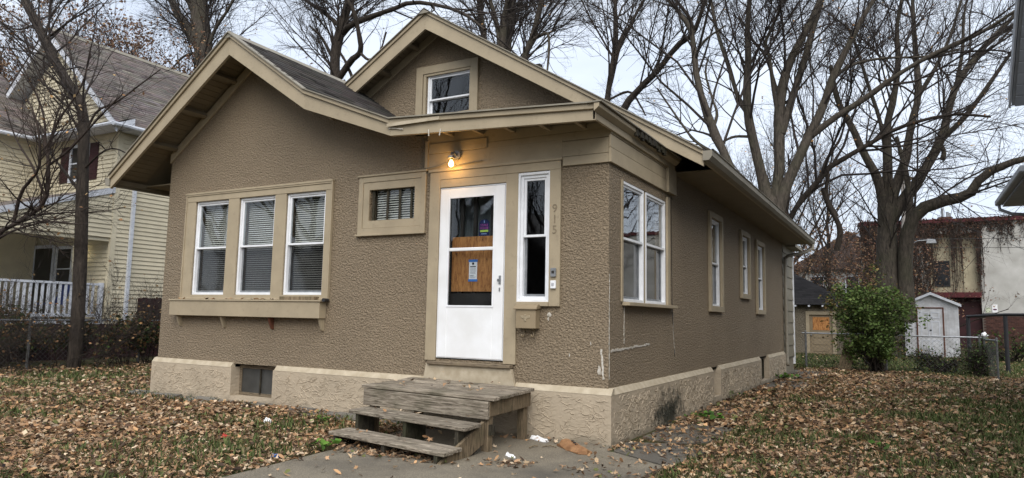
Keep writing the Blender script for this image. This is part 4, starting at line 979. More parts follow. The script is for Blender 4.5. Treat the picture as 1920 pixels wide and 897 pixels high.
traced_tree('bare_sapling', 'reddish many-branched sapling at the left edge before the cream house', 1.2, [
    (Z1([(-40, 1420), (-30, 1150), (-20, 900), (90, 820), (170, 750), (180, 600), (170, 540)]), 10, 6, None),
    (Z1([(50, 840), (80, 720), (140, 640), (150, 560), (130, 430), (60, 300)]), 7, 2, 0),
    (Z1([(170, 740), (120, 620), (60, 520), (20, 400)]), 5, 2, 0),
    (Z1([(175, 560), (220, 450), (300, 330), (340, 200)]), 5, 2, 0),
    (Z1([(172, 560), (160, 420), (100, 280), (20, 150)]), 5, 2, 0),
    (Z1([(180, 620), (260, 560), (380, 430), (460, 350)]), 5, 2, 0),
    (Z1([(-20, 900), (60, 860), (180, 830), (300, 840)]), 5, 2, 0)], 120, n=(80, 560, 1900), leaves=110, bark='vine', twigmat='vine', lmax=1.8, rmin=.0028, lsize=.08, spread=.15)
for i, (x, y, h, nl) in enumerate(((-14.6, 1.2, 1.3, 420), (-14.3, 2.6, 1.2, 380), (-13.9, 4.0, 1.15, 420), (-12.9, 4.4, 1.0, 300), (-15.0, -.2, 1.4, 420), (-12.0, 5.3, 1.25, 350), (-15.6, 2.2, 1.0, 300), (-13.25, -.6, .9, 300), (-13.2, 3.1, 1.15, 350))):
    shrub('brush_shrub', 'tangled leafy brush along the chain-link fence below the cream house', (x, y), h*.74, 130+i, 12, (45, 240, 600), nl*4, group='brush along the left fence', pal=np.concatenate([GREENP*.8, GREENP*.5, LEAFC*.45]), rad=.012, lsize=.085)

for i, (x, y, h) in enumerate(((-13.3, -.2, 1.5), (-13.2, 1.1, 1.3), (-13.1, 2.5, 1.5), (-13.2, 3.8, 1.6), (-12.9, 5.0, 1.5))):
    shrub('bare_bramble', 'dark leafless bramble in front of the left chain-link fence', (x, y), h, 190+i, 13, (60, 380, 1200), 90, spread=2.4, rad=.010, group='brambles at the left fence', pal=LEAFC*.7, lsize=.07, el=(25, 85), lmax=1.0, rmin=.0045)
# ------------------------------------------------------------------ cream house on the left
ych = thing('cream_house', 'cream clapboard two-storey house with white porch railing and grey shingle roof', 'house', (-20.6, 5, 0))
M['cream'] = simple('cream_siding', (.66, .59, .43), (.57, .51, .37), 2.5, .6, .3, rand=.08)
M['house_white'] = simple('white_house_trim', (.66, .68, .72), (.52, .54, .58), 4, .5)
M['maroon'] = simple('maroon_boards', (.045, .012, .014), (.025, .008, .009), 5, .7, rand=.3)
M['maroon_shutter'] = simple('maroon_shutter', (.04, .012, .015), rough=.5)
M['dark_glass'] = simple('dark_window_glass', (.02, .022, .025), rough=.06, spec=.6)
YS = (.165, .143, .130)
XR, YW = -17.1, 4.95
# bodies behind the boards
MB().box(-24.1, XR-.02, YW+.02, 16, 0, 6.75).prism([(-24.1, YW+.02, 6.75), (XR-.02, YW+.02, 6.75), (-20.6, YW+.02, 9.75)], (0, 11, 0)).build('wall', M['cream'], ych)
MB().box(-27.0, -21.02, .5, YW, 0, 6.6).build('wing_wall', M['cream'], ych)
E_ = .125
def clap_front(x0f, x1f, y, z0, z1):     # boards on a wall facing the street
    z = z0
    while z < z1-.02:
        x0, x1 = x0f(z), x1f(z)
        if x1-x0 > .15:
            MB().hexa([(x0, y-.030, z), (x1, y-.030, z), (x1, y+.018, z), (x0, y+.018, z), (x0, y-.004, z+E_-.002), (x1, y-.004, z+E_-.002), (x1, y+.018, z+E_-.002), (x0, y+.018, z+E_-.002)]).build('clapboard', M['cream'], ych)
        z += E_
def clap_side(y0f, y1f, x, z0, z1):
    z = z0
    while z < z1-.02:
        y0, y1 = y0f(z), y1f(z)
        if y1-y0 > .1:
            MB().hexa([(x-.018, y0, z), (x+.030, y0, z), (x+.030, y1, z), (x-.018, y1, z), (x-.018, y0, z+E_-.002), (x+.004, y0, z+E_-.002), (x+.004, y1, z+E_-.002), (x-.018, y1, z+E_-.002)]).build('clapboard', M['cream'], ych)
        z += E_
rz = lambda z: (9.62-z)/.866
clap_front(lambda z: -20.6-rz(z+.1), lambda z: -20.6+rz(z+.1), YW, 6.75, 9.5)
clap_front(lambda z: -21.0, lambda z: XR-.0, YW, 4.70, 6.45)
clap_front(lambda z: -21.0, lambda z: XR-.0, YW, 1.05, 3.30)
clap_side(lambda z: YW+.02, lambda z: 8.2, XR, .9, 6.5)
clap_side(lambda z: .52, lambda z: YW, -21.0, 4.4, 6.5)
clap_side(lambda z: max(-.4, (z+E_-3.10)/.338), lambda z: YW-.04, XR, 3.36, 4.72)   # side of the porch roof
MB().box(XR-.20, XR-.02, -.4, YW-.04, 3.25, 3.36).build('porch_beam', M['cream'], ych)
for x, y in ((XR+.003, YW-.03),): MB().box(x-.08, x+.03, y-.03, y+.12, .6, 6.6).build('corner_board', M['cream'], ych)
MB().box(XR+.024, XR+.10, 5.42, 5.52, .6, 6.4).build('downspout', M['house_white'], ych)
# gable roof
mb = MB(); GP, GRt, GL = (-20.6, 10.10), (-16.52, 6.57), (-24.68, 6.57)
seg_prism(mb, GL, GP, 0, 0, -.12, -.12, 4.5, 16.3); seg_prism(mb, GP, GRt, 0, 0, -.12, -.12, 4.5, 16.3); mb.build('gable_roof', M['house_white'], ych)
for p, q in ((GL, GP), (GP, GRt)): seg_prism(MB(), p, q, -.01, -.01, -.26, -.26, 4.455, 4.498).build('barge_board', M['house_white'], ych)
v = np.array(GP)-np.array(GRt); shingles(ych, (GRt[0], 4.42, GRt[1]+.006), (0, 1, 0), 11.8, (v[0], 0, v[1]), np.linalg.norm(v), YS, seed=31, tab=.33, thick=.016, jitter=.2)
v = np.array(GP)-np.array(GL); shingles(ych, (GL[0], 4.42, GL[1]+.006), (0, 1, 0), 11.8, (v[0], 0, v[1]), np.linalg.norm(v), YS, seed=32, tab=.6, expo=.28)
MB().prism([(-20.74, 4.42, 10.02), (-20.6, 4.42, 10.16), (-20.46, 4.42, 10.02)], (0, 11.8, 0)).build('ridge_cap', M['gutter'], ych)
# pent eave under the gable, and the forward wing's roof slope
MB().prism([(-21.0, 4.35, 6.50), (-21.0, 4.95, 6.78), (-21.0, 4.95, 6.50)], (4.55, 0, 0)).build('pent_eave', M['house_white'], ych)
shingles(ych, (-20.9, 4.33, 6.515), (1, 0, 0), 4.4, (0, .6, .28), .66, YS, seed=33, tab=.33, thick=.016)
mb = MB(); mb.tube([(-20.55, 4.30, 6.50), (-16.42, 4.30, 6.50)], .06, 8).tube([(-16.42, 4.30, 6.50), (-16.42, 9.0, 6.50)], .06, 8).tube([(-20.56, 4.30, 6.50), (-20.56, -.4, 6.50)], .06, 8)
mb.build('gutter', M['house_white'], ych)
MB().box(-17.08, -16.5, 4.96, 16, 6.46, 6.50).build('eave_soffit', M['house_white'], ych)
mb = MB(); seg_prism(mb, (-20.6, 6.55), (-24.2, 9.28), 0, 0, -.10, -.10, -.4, YW-.01); mb.build('wing_roof', M['house_white'], ych)
v = np.array((-3.6, 2.73)); shingles(ych, (-20.6, -.4, 6.556), (0, 1, 0), YW+.38, (v[0], 0, v[1]), np.linalg.norm(v), YS, seed=34, tab=.33, thick=.016, jitter=.2)
# porch: shed roof, floor, posts, railing
MB().prism([(XR+.06, -.9, 2.87), (XR+.06, 4.9, 4.83), (XR+.06, 4.9, 4.66), (XR+.06, -.9, 2.70)], (-.05, 0, 0)).build('porch_rake', M['house_white'], ych)
MB().prism([(XR, -.9, 2.80), (XR, 4.93, 4.77), (XR, 4.93, 4.69), (XR, -.9, 2.72)], (-3.88, 0, 0)).build('porch_roof', M['house_white'], ych)
shingles(ych, (-21.0, -.95, 2.84), (1, 0, 0), 3.95, (0, 5.83, 1.97), 6.15, YS, seed=35, tab=.33, thick=.016)
MB().box(-21.0, XR, -.5, YW, .88, 1.0).build('porch_floor', M['house_white'], ych)
for k in range(36): MB().box(XR-.05, XR-.01, -.45+k*.148, -.45+k*.148+.135, .02, .87).build('skirt_board', M['maroon'], ych)
for y in (-.42, 4.72): MB().box(XR-.12, XR-.01, y, y+.11, 1.0, 3.25 if y < 0 else 2.06).build('porch_post', M['house_white'], ych)
rl = MB().box(XR-.10, XR-.02, -.31, 4.72, 1.98, 2.04).box(XR-.09, XR-.03, -.31, 4.72, 1.10, 1.18).build('porch_railing', M['house_white'], ych)
bal = MB().box(-.022, .022, -.03, .03, 0, .80).mesh('baluster')
for k in range(33): link('baluster', bal, M['house_white'], rl, loc=(XR-.06, -.18+k*.148, 1.18))
# openings of the cream house
def dark_window(fr, u0, u1, z0, z1, parent, trim='house_white', meet=True, w=.09, name='window'):
    b = MB(); frame_boxes(b, fr, u0-w, u1+w, z0-w, z1+w, w, .02, .06); o = b.build(name, M[trim], parent)
    fr.box(MB(), u0, u1, z0, z1, .018, .03).build('pane', M['dark_glass'], o)
    if meet: fr.box(MB(), u0, u1, (z0+z1)/2-.02, (z0+z1)/2+.02, .031, .045).build('meeting_rail', M[trim], o)
    return o
YF_ = Frame('front', YW)
dark_window(YF_, -19.45, -18.62, 5.22, 6.20, ych)
for u0, u1 in ((-20.02, -19.57), (-18.50, -18.08)):
    s = YF_.box(MB(), u0, u1, 5.15, 6.27, .024, .05).build('shutter', M['maroon_shutter'], ych)
    for k in range(9): YF_.box(MB(), u0+.05, u1-.05, 5.22+k*.11, 5.22+k*.11+.07, .05, .058).build('slat', M['maroon_shutter'], s)
YD = YF_.box(MB(), -20.95, -20.0, 1.02, 3.15, .024, .06).build('front_door', M['dark_glass'], ych)
dark_window(YF_, -19.75, -19.0, 1.9, 3.1, ych); dark_window(Frame('side', -21.0), 1.5, 2.3, 5.0, 6.25, ych)
frame_boxes(MB(), YF_, -21.05, -19.9, 1.0, 3.25, .10, .02, .07).build('door_casing', M['house_white'], ych)
# porch lamp of that house
pl_ = thing('porch_lamp', 'small lit lamp on the back wall of the cream house porch', 'lamp', (-18.45, 4.9, 2.95))
MB().box(-18.49, -18.41, 4.86, 4.925, 2.84, 3.06).build('housing', M['house_white'], pl_)
m, t, b, out = new_mat('porch_bulb'); b.inputs['Emission Color'].default_value = (1, .9, .55, 1); b.inputs['Emission Strength'].default_value = 3; M['pbulb'] = m
MB().tube([(-18.45, 4.82, 2.86), (-18.45, 4.82, 2.94), (-18.45, 4.82, 3.0)], [.035, .045, .02], 8).build('bulb', M['pbulb'], pl_)
ld = bpy.data.lights.new('porch_lamp_light', 'POINT'); ld.energy = 1.2; ld.color = (1, .85, .5); ld.shadow_soft_size = .06
lo = bpy.data.objects.new('porch_lamp_light', ld); COL.objects.link(lo); lo.parent = pl_; lo.location = (0, -.2, 0)
ch_ = thing('porch_chair', 'blue and dark folding chair behind the white porch railing', 'chair', (-18.3, 4.0, 1.0))
M['bluecloth'] = simple('blue_cloth', (.03, .05, .16), rough=.8)
MB().box(-18.55, -18.05, 3.8, 4.3, 1.42, 1.46).build('seat', M['bluecloth'], ch_); MB().prism([(-18.55, 4.28, 1.46), (-18.05, 4.28, 1.46), (-18.05, 4.45, 2.0), (-18.55, 4.45, 2.0)], (0, .03, 0)).build('backrest', M['bluecloth'], ch_)
for x in (-18.54, -18.08):
    for y in (3.82, 4.26): MB().box(x, x+.03, y, y+.03, 1.0, 1.42).build('leg', M['black_metal'], ch_)
# maroon board fence beside the cream house
mf = thing('board_fence', 'dark maroon vertical board fence beside the cream house', 'fence', (-15.9, 6, 0))
for k in range(72): MB().box(-15.92+.01*(k % 2), -15.89+.01*(k % 2), -1.3+k*.142, -1.3+k*.142+.135, .03, (1.66 if k > 44 else .93)+.012*math.sin(k*4)).build('board', M['maroon'], mf)
for y in (5.2, 7.0, 8.8): MB().box(-16.02, -15.93, y, y+.09, 0, 1.6).build('post', M['maroon'], mf)

# ------------------------------------------------------------------ chain-link fences
M['old_galv'] = simple('dull_old_steel', (.17, .17, .165), (.10, .10, .095), 10, .6)
def chain_fence(name, label, p0, p1, h, posts, cell=.075, wire=.0022, rail=.021, postr=.03, tops=True, group=None):
    p0, p1 = np.array(p0, float), np.array(p1, float); L = np.linalg.norm(p1-p0); d = (p1-p0)/L
    root = thing(name, label, 'fence', (p0[0], p0[1], 0), group=group); P = lambda s, z: (p0[0]+d[0]*s, p0[1]+d[1]*s, z)
    for s in posts: MB().tube([P(s, -.1), P(s, h+.05)], postr, 10).tube([P(s, h+.05), P(s, h+.075)], [postr*1.15, postr*.5], 10).build('post', M['old_galv'], root)
    if tops: MB().tube([P(0, h), P(L, h)], rail, 8).build('top_rail', M['galv'], root)
    lines = []; z0, z1 = .05, h-.02; hh = z1-z0
    for sg in (1, -1):
        s = -hh
        while s < L+hh:
            a, b = (s, s+hh) if sg > 0 else (s+hh, s)     # s at bottom, at top
            ta, tb = 0., 1.
            da = b-a
            if da > 0: ta = max(0, (0-a)/da); tb = min(1, (L-a)/da)
            else: ta = max(0, (L-a)/da); tb = min(1, (0-a)/da)
            if tb-ta > .02:
                o = .003*sg; q = [np.array(P(a+da*t, z0+hh*t))+np.array((-d[1], d[0], 0))*o for t in (ta, (ta+tb)/2, tb)]; lines.append(q)
            s += cell*1.414
    V, F = tubes_np(np.array(lines), np.full((len(lines), 3), wire), 4, RNG)
    link('mesh_wires', np_mesh('mesh_wires', V-ORI[root], F), M['wire'], root, 'stuff'); return root
chain_fence('chain_link_fence', 'chain-link fence in front of the maroon boards and cream house', (-13.6, -1.5), (-13.6, 8.5), 1.06, (0.2, 2.7, 5.2, 7.7, 9.9))
chain_fence('chain_link_fence', 'chain-link fence running from the green bush to the gate', (-.0, 15.6), (4.44, 15.3), 1.02, (.1, 2.2, 4.40), cell=.085)
chain_fence('chain_link_gate', 'narrow chain-link gate standing open at the right edge', (4.47, 15.2), (4.62, 13.6), .98, (.05, 1.55), cell=.085, postr=.025)
bg_ = MB(); rgb = np.random.default_rng(5)
top_mesh('plastic_bag', MB().tube([(4.50, 15.24, 1.02), (4.51, 15.25, 1.07), (4.49, 15.25, 1.12), (4.52, 15.25, 1.17)], [.03, .085, .065, .01], 7), M['paper'], 'white plastic bag knotted on the gate post', 'bag', (4.5, 15.25, 1.02))
# black pipe rail
pr = thing('pipe_rail', 'black metal pipe rail with two posts behind the gate', 'railing', (4.9, 17, 0))
for px, y in ((1815, 18.5), (1885, 17.6)):
    q = at(px, 600, y); MB().tube([(q[0], y, -.1), (q[0], y, 1.62)], .055, 10).build('post', M['black_metal'], pr)
a, c = at(1812, 590, 18.6), at(1990, 590, 17.0); MB().tube([(a[0], 18.5, 1.60), (at(1885, 590, 17.6)[0], 17.6, 1.66), (c[0], 16.6, 1.66)], .04, 8).build('top_bar', M['black_metal'], pr)

# ------------------------------------------------------------------ hip-roofed garage
ga = thing('garage', 'small stucco garage with dark hip roof and boarded door', 'garage', (-2.2, 26.5, 0))
M['garage_stucco'] = stucco_mat('garage_stucco', (.18, .15, .105), 20, .02)
GF = Frame('front', 25.1)
wall_grid(MB(), GF, -5.0, .65, 0, 2.12, [(-.86, .02, .0, 1.66)], .15).build('front_wall', M['garage_stucco'], ga)
MB().box(-5.0, -4.85, 25.25, 30.3, 0, 2.12).box(.50, .65, 25.25, 30.3, 0, 2.12).box(-5, .65, 30.3, 30.45, 0, 2.12).build('side_wall', M['garage_stucco'], ga)
A_, B_, C_, D_ = (-5.35, 24.75, 2.06), (1.0, 24.75, 2.06), (1.0, 30.8, 2.06), (-5.35, 30.8, 2.06); T1, T2 = (-2.18, 27.7, 3.75), (-2.12, 27.9, 3.75)
MB().add([A_, B_, C_, D_, T1, T2], [(0, 1, 4), (1, 2, 5, 4), (2, 3, 5), (3, 0, 4, 5), (3, 2, 1, 0)]).build('roof', simple('black_shingle_roof', (.026, .024, .024), (.018, .017, .017), 14, .95, bstr=.6, bscale=18), ga)
def tri_courses(a, b, t, col, parent, rows, seed):      # shingle courses on a triangular hip face
    a, b, t = map(np.array, (a, b, t)); rg = np.random.default_rng(seed); n = np.cross(b-a, t-a); n = n/np.linalg.norm(n); n = n if n[2] > 0 else -n
    vv, cc = [], []
    for r in range(rows):
        f0, f1 = r/rows, (r+1)/rows; l0, r0 = a+(t-a)*f0, b+(t-b)*f0; l1, r1 = a+(t-a)*f1, b+(t-b)*f1; m = max(1, int(np.linalg.norm(r0-l0)/.33))
        for k in range(m):
            s0, s1 = k/m+.002, (k+1)/m-.002
            vv += [l0+(r0-l0)*s0+n*.02, l0+(r0-l0)*s1+n*.02, l1+(r1-l1)*s1+n*.006, l1+(r1-l1)*s0+n*.006]; cc += [np.array(col)*(1+rg.normal(0, .22))]*4
    F = np.arange(len(vv)).reshape(-1, 4); return link('shingles', np_mesh('shingles', np.array(vv)-ORI[parent], F, np.clip(np.array(cc), .008, 1)), M['shingle'], parent, 'stuff')
tri_courses(A_, B_, T1, (.024, .022, .022), ga, 22, 41); tri_courses(B_, C_, T2, (.024, .022, .022), ga, 22, 42)
for k in range(12): MB().box(-5.1+k*.53, -5.03+k*.53, 24.70, 25.08, 1.98, 2.05).build('rafter_tail', M['house_white'], ga)
b = MB(); frame_boxes(b, GF, -1.0, .16, 0, 1.80, .14, .002, .04, .01); b.build('door_casing', M['trim'], ga)
gd = MB(); GF.box(gd, -.86, .02, .02, 1.66, -.10, -.05); gdo = gd.build('door', M['mail'], ga)
for z in (.14, .42, .70): GF.box(MB(), -.72, -.12, z, z+.20, -.048, -.035).build('door_panel', M['mail'], gdo, bevel=.01)
GF.box(MB(), -.74, -.10, 1.02, 1.56, -.049, -.04).build('boarded_pane', M['ply'], gdo); MB().tube([(-.80, 25.14, .82), (-.80, 25.06, .82)], .03, 8).build('door_knob', M['galv'], gdo)

# ------------------------------------------------------------------ white shed
sh = thing('garden_shed', 'small white metal garden shed with panelled door and low gable', 'shed', (3.6, 28.5, 0))
M['shed'] = simple('white_shed_metal', (.66, .67, .69), (.45, .45, .45), 3, .5)
SF = Frame('front', 27.5)
sx0, sx1, sm = 2.62, 4.58, 3.60
b = MB().prism([(sx0, 27.5, .0), (sx1, 27.5, .0), (sx1, 27.5, 2.20), (sm, 27.5, 2.62), (sx0, 27.5, 2.20)], (0, 2.4, 0)); b.build('shell', M['shed'], sh)
for k in range(20):
    u = sx0+.05+k*.098
    if u+.05 < 3.0 or u > 4.1: SF.box(MB(), u, u+.05, .06, 2.16, .001, .014).build('wall_rib', M['shed'], sh)
mb = MB(); seg_prism(mb, (sx0-.10, 2.18), (sm, 2.68), 0, 0, -.04, -.04, 27.35, 30.0); seg_prism(mb, (sm, 2.68), (sx1+.10, 2.18), 0, 0, -.04, -.04, 27.35, 30.0); mb.build('roof', M['shed'], sh)
for p, q in (((sx0-.10, 2.18), (sm, 2.68)), ((sm, 2.68), (sx1+.10, 2.18))): seg_prism(MB(), p, q, .01, .01, -.10, -.10, 27.32, 27.348).build('fascia', M['house_white'], sh)
b = MB(); frame_boxes(b, SF, 3.06, 4.06, .0, 2.06, .05, .002, .05, .01); b.build('door_frame', M['rust'], sh)
dr = SF.box(MB(), 3.11, 4.01, .03, 2.0, .002, .03).build('door', M['shed'], sh)
for u0, u1 in ((3.22, 3.52), (3.60, 3.90)):
    for z0, z1 in ((.15, .70), (.82, 1.48), (1.60, 1.86)): frame_boxes(MB(), SF, u0, u1, z0, z1, .035, .031, .042).build('door_panel', M['house_white'], dr)
SF.box(MB(), 3.53, 3.60, 1.08, 1.13, .031, .05).build('latch', M['black_metal'], dr)
# ------------------------------------------------------------------ commercial building with ivy
bl = thing('ivy_building', 'long pale building with red parapet and dead ivy', 'building', (3, 46, 0))
M['pale_wall'] = simple('weathered_white_wall', (.50, .49, .46), (.34, .33, .30), 1.0, .85, bstr=.3, bscale=12)
M['cream_wall'] = simple('cream_plaster', (.44, .39, .27), (.30, .26, .18), 1.5, .85)
M['red_trim'] = simple('dark_red_trim', (.09, .014, .017), (.06, .010, .013), 4, .6)
BF = Frame('front', 42.0)
wall_grid(MB(), BF, .3, 34, 2.05, 7.40, [(4.02, 6.50, 2.05, 6.75)], .4).build('wall', M['pale_wall'], bl)
BF.box(MB(), .28, 34, 7.40, 7.62, -.4, .10).build('parapet', M['red_trim'], bl)
MB().box(.32, 34, 42.45, 58, 0, 7.2).build('wall_core', M['pale_wall'], bl)
RC = Frame('front', 43.2); wall_grid(MB(), RC, 4.02, 6.50, 3.10, 6.75, [(4.35, 5.05, 3.70, 5.10)], .2).build('recess_wall', M['cream_wall'], bl) if False else None
BF.box(MB(), 4.02, 6.50, 3.25, 6.75, -.35, -.28).build('recess_wall', M['cream_wall'], bl)
w = dark_window(Frame('front', 42.28), 4.30, 4.92, 3.70, 5.05, bl, 'black_metal')
BF.box(MB(), 4.0, 6.50, 2.95, 3.25, -.27, .25).build('canopy', M['red_trim'], bl)
BF.box(MB(), 4.02, 6.50, .0, 2.95, -.38, -.30).build('entry_recess', M['maroon'], bl)
BF.box(MB(), 6.50, 34, 1.96, 2.05, -.2, .06).build('band', M['black_metal'], bl)
for u0, u1 in ((.3, 4.02), (6.5, 34)): BF.box(MB(), u0, u1, 0, 1.96, -.4, -.02).build('base_wall', simple('brick_mortar', (.16, .13, .11)), bl)
M['brick'] = simple('dark_brick', (.12, .055, .04), (.07, .035, .03), 6, .9, rand=.45)
bk = MB().box(0, .20, -.02, .02, 0, .062).mesh('brick'); bk.materials.append(M['brick'])
rows = []
bmass = MB()
for r in range(25):
    for k in range(11 if r % 2 else 12):
        u = 6.55+k*.212+(.106 if r % 2 else 0); z = .02+r*.075
        link('brick', bk, None, bl, loc=(u, 42.0, z))
    for k in range(40):
        u = 6.55+12*.212+k*.212+(.106 if r % 2 else 0); bmass.box(u, u+.2, 41.98, 42.02, .02+r*.075, .02+r*.075+.062)
bmass.build('bricks', M['brick'], bl, 'stuff')
sg1 = BF.box(MB(), 6.66, 6.90, 2.10, 2.38, .01, .03).build('wall_sign', simple('pale_green_sign', (.62, .66, .50)), bl)
BF.box(MB(), 6.68, 6.88, 2.33, 2.36, .031, .034).box(6.68, 6.72, 41.966, 41.969, 2.14, 2.18).box(6.84, 6.88, 41.966, 41.969, 2.14, 2.18).build('sign_print', simple('dark_green_ink', (.05, .07, .03)), sg1)
sg2 = BF.box(MB(), 6.98, 7.24, 2.10, 2.56, .01, .03).build('wall_sign', M['paper'], bl)
MB().prism([BF.p(7.11+.10*math.cos(a), .031, 2.27+.045*math.sin(a)) for a in np.linspace(0, 6.28, 9)[:-1]], (0, -.003, 0)).build('sign_print', simple('plum_ink', (.10, .01, .06)), sg2)
chm = thing('roof_chimney', 'brick chimney stub with two metal flues on the red-edged roof', 'chimney', (4.95, 43, 7.6))
MB().box(4.62, 5.28, 42.8, 43.3, 7.2, 7.86).build('stack', M['brick'], chm)
for x, h in ((4.80, 8.35), (5.06, 8.12), (5.16, 8.05)): MB().tube([(x, 43, 7.8), (x, 43, h), (x, 43, h+.04)], [.07, .07, .09], 8).build('flue', M['galv'], chm)
# dead ivy on that wall
def ivy():
    rng = np.random.default_rng(77); root = thing('dead_ivy', 'leafless brown ivy hanging over the pale building wall', 'vine', (3, 41.9, 0))
    def strand(x, z0, z1, K=12, side=.3):
        z = np.linspace(z0, z1, K); xx = x+np.cumsum(rng.normal(0, side/K**.5*.4, K)); return np.stack([xx, 41.93+rng.normal(0, .02, K), z], 1)
    st = []
    for i in range(420): st.append(strand(rng.uniform(.3, 4.0), 7.6, 7.6-abs(rng.normal(2.8, 2.0)), side=.9))
    for i in range(160): st.append(strand(rng.uniform(.3, 4.0), 0.1, rng.uniform(3, 7.4), side=.9))
    for i in range(150): st.append(strand(rng.uniform(4.0, 6.6), 7.6, 7.6-abs(rng.normal(.9, .7)), side=.5))
    for i in range(130): st.append(strand(6.5+abs(rng.normal(0, 2.2)), 7.6, 7.6-abs(rng.normal(.5, .7)), side=.5))
    for i in range(70): st.append(strand(rng.choice([4.1, 5.2, 5.35, 5.6, 6.42, 6.5, 6.55])+rng.normal(0, .05), 7.2, rng.uniform(2.2, 5.0), side=.22))
    st = np.array(st); st = np.clip(st, (-20, 0, .0), (40, 99, 7.72)); r = np.repeat(np.linspace(.022, .008, 12)[None], len(st), 0)*rng.uniform(.5, 1.3, (len(st), 1))
    V, F = tubes_np(st, r, 4, rng); link('stems', np_mesh('stems', V-ORI[root], F), M['vine'], root, 'stuff')
    n = 9000; k = rng.integers(0, len(st), n); C = st[k, rng.integers(0, 12, n)]+rng.normal(0, .07, (n, 3))*np.array((1, .3, 1))
    C[:, 1] = np.minimum(C[:, 1], 41.95)
    V, F, c = leaf_quads(C, rng.uniform(.05, .13, n), rng, leaf_colours(n, rng, np.array([(.10, .045, .03), (.07, .035, .025), (.14, .07, .04), (.04, .025, .02)])))
    link('leaves', np_mesh('leaves', V-ORI[root], F, c), M['leaf'], root, 'stuff')
ivy()
# utility pole, lamp and wires
up = thing('utility_pole', 'pale slanting utility pole behind the massive tree', 'utility pole', (2.72, 33, 0))
MB().tube([(2.60, 33, -.1), (2.70, 33, 4), (2.78, 33, 9.2)], [.13, .12, .09], 10).build('pole', simple('pale_pole', (.30, .28, .25), (.2, .18, .16), 4), up, smooth=True)
MB().box(2.0, 3.6, 32.86, 32.94, 8.5, 8.62).build('crossarm', M['post_wood'], up)
lm = thing('street_lamp', 'grey cobra street lamp on an arm before the ivy', 'lamp', (3.0, 33, 5.2))
MB().tube([(2.78, 32.9, 5.15), (3.3, 32.8, 5.42), (3.7, 32.8, 5.44)], .022, 8).build('arm', M['galv'], lm); MB().hexa([(3.65, 32.68, 5.26), (4.1, 32.68, 5.26), (4.1, 32.92, 5.26), (3.65, 32.92, 5.26), (3.70, 32.7, 5.50), (4.04, 32.7, 5.46), (4.04, 32.9, 5.46), (3.70, 32.9, 5.50)]).build('lamp_head', M['galv'], lm, bevel=.02)
def wire(a, b, sag, r=.012):
    t = np.linspace(0, 1, 14)[:, None]; P = np.array(a)*(1-t)+np.array(b)*t; P[:, 2] -= sag*4*t[:, 0]*(1-t[:, 0]); return MB().tube(P, r, 5)
for i, (a, b, s, lab) in enumerate((((2.75, 33, 5.55), (16, 34, 5.7), .15, 'upper of two close power lines before the ivy building'), ((2.75, 33, 5.12), (16, 34, 5.15), .12, 'lower of two close power lines before the ivy building'),
        ((2.78, 33, 8.6), (20, 36, 8.9), .25, 'thin power line against the sky above the red parapet'), ((2.78, 33, 8.15), (20, 36, 8.4), .25, 'second thin power line just above the red parapet'),
        ((2.78, 33, 7.5), (12, 38, 3.6), .2, 'service wire slanting down to the right across the ivy'), ((5.4, 38, 4.2), (9.5, 30, 9.6), .1, 'service wire slanting up to the right over the pale wall'),
        ((2.78, 33, 5.3), (5.0, 41.5, 3.1), .2, 'short service wire dropping to the dark building window'))):
    o = top_mesh('power_line', wire(a, b, s), M['black_metal'], lab, 'wire', a, 'overhead wires')

# ------------------------------------------------------------------ neighbour's eaves at the right edge
nb = thing('neighbour_house', 'grey neighbouring house whose eaves poke in at the right edge', 'house', (8, 4, 0))
M['nb_grey'] = simple('pale_grey_trim', (.42, .43, .44), (.32, .33, .34), 4, .6); M['nb_wall'] = simple('grey_siding', (.30, .31, .32), (.25, .26, .27), 3, .7)
MB().box(5.12, 13, -4, 8.2, 0, 5.6).build('wall', M['nb_wall'], nb); MB().box(5.15, 11, 8.2, 10.7, 0, 3.9).build('rear_wall', M['nb_wall'], nb)
MB().prism([(4.60, 8.55, 5.40), (4.60, 8.55, 5.62), (4.60, 2.1, 10.35), (4.60, 2.1, 10.05)], (9, 0, 0)).build('roof', M['nb_grey'], nb)
for k in range(14): MB().prism([(4.64, 8.5-k*.2, 5.38+k*.1475), (4.64, 8.5-k*.2-.18, 5.38+(k+.9)*.1475), (5.1, 8.5-k*.2-.18, 5.38+(k+.9)*.1475), (5.1, 8.5-k*.2, 5.38+k*.1475)], (0, .0, -.012)).build('soffit_board', M['nb_wall'], nb)
MB().prism([(4.585, 8.56, 5.36), (4.585, 8.56, 5.63), (4.585, 2.1, 10.40), (4.585, 2.1, 10.1)], (-.03, 0, 0)).build('barge_board', M['nb_grey'], nb)
MB().prism([(4.62, 11.15, 4.0), (5.6, 11.15, 4.75), (5.6, 11.15, 4.65), (4.62, 11.15, 3.9)], (0, -4, 0)).build('rear_roof', M['nb_grey'], nb)
for k in range(30): MB().box(4.63, 5.14, 11.1-k*.13-.12, 11.1-k*.13, 3.87, 3.89).build('soffit_board', M['nb_grey'], nb)
MB().box(4.50, 4.615, 7.2, 11.18, 3.90, 4.02).build('gutter', M['nb_grey'], nb, bevel=.02)
MB().tube([(4.56, 11.0, 3.9), (4.57, 11.0, 3.80), (4.75, 10.85, 3.68), (5.15, 10.8, 3.62)], .035, 8).build('downspout', M['nb_wall'], nb, smooth=True)

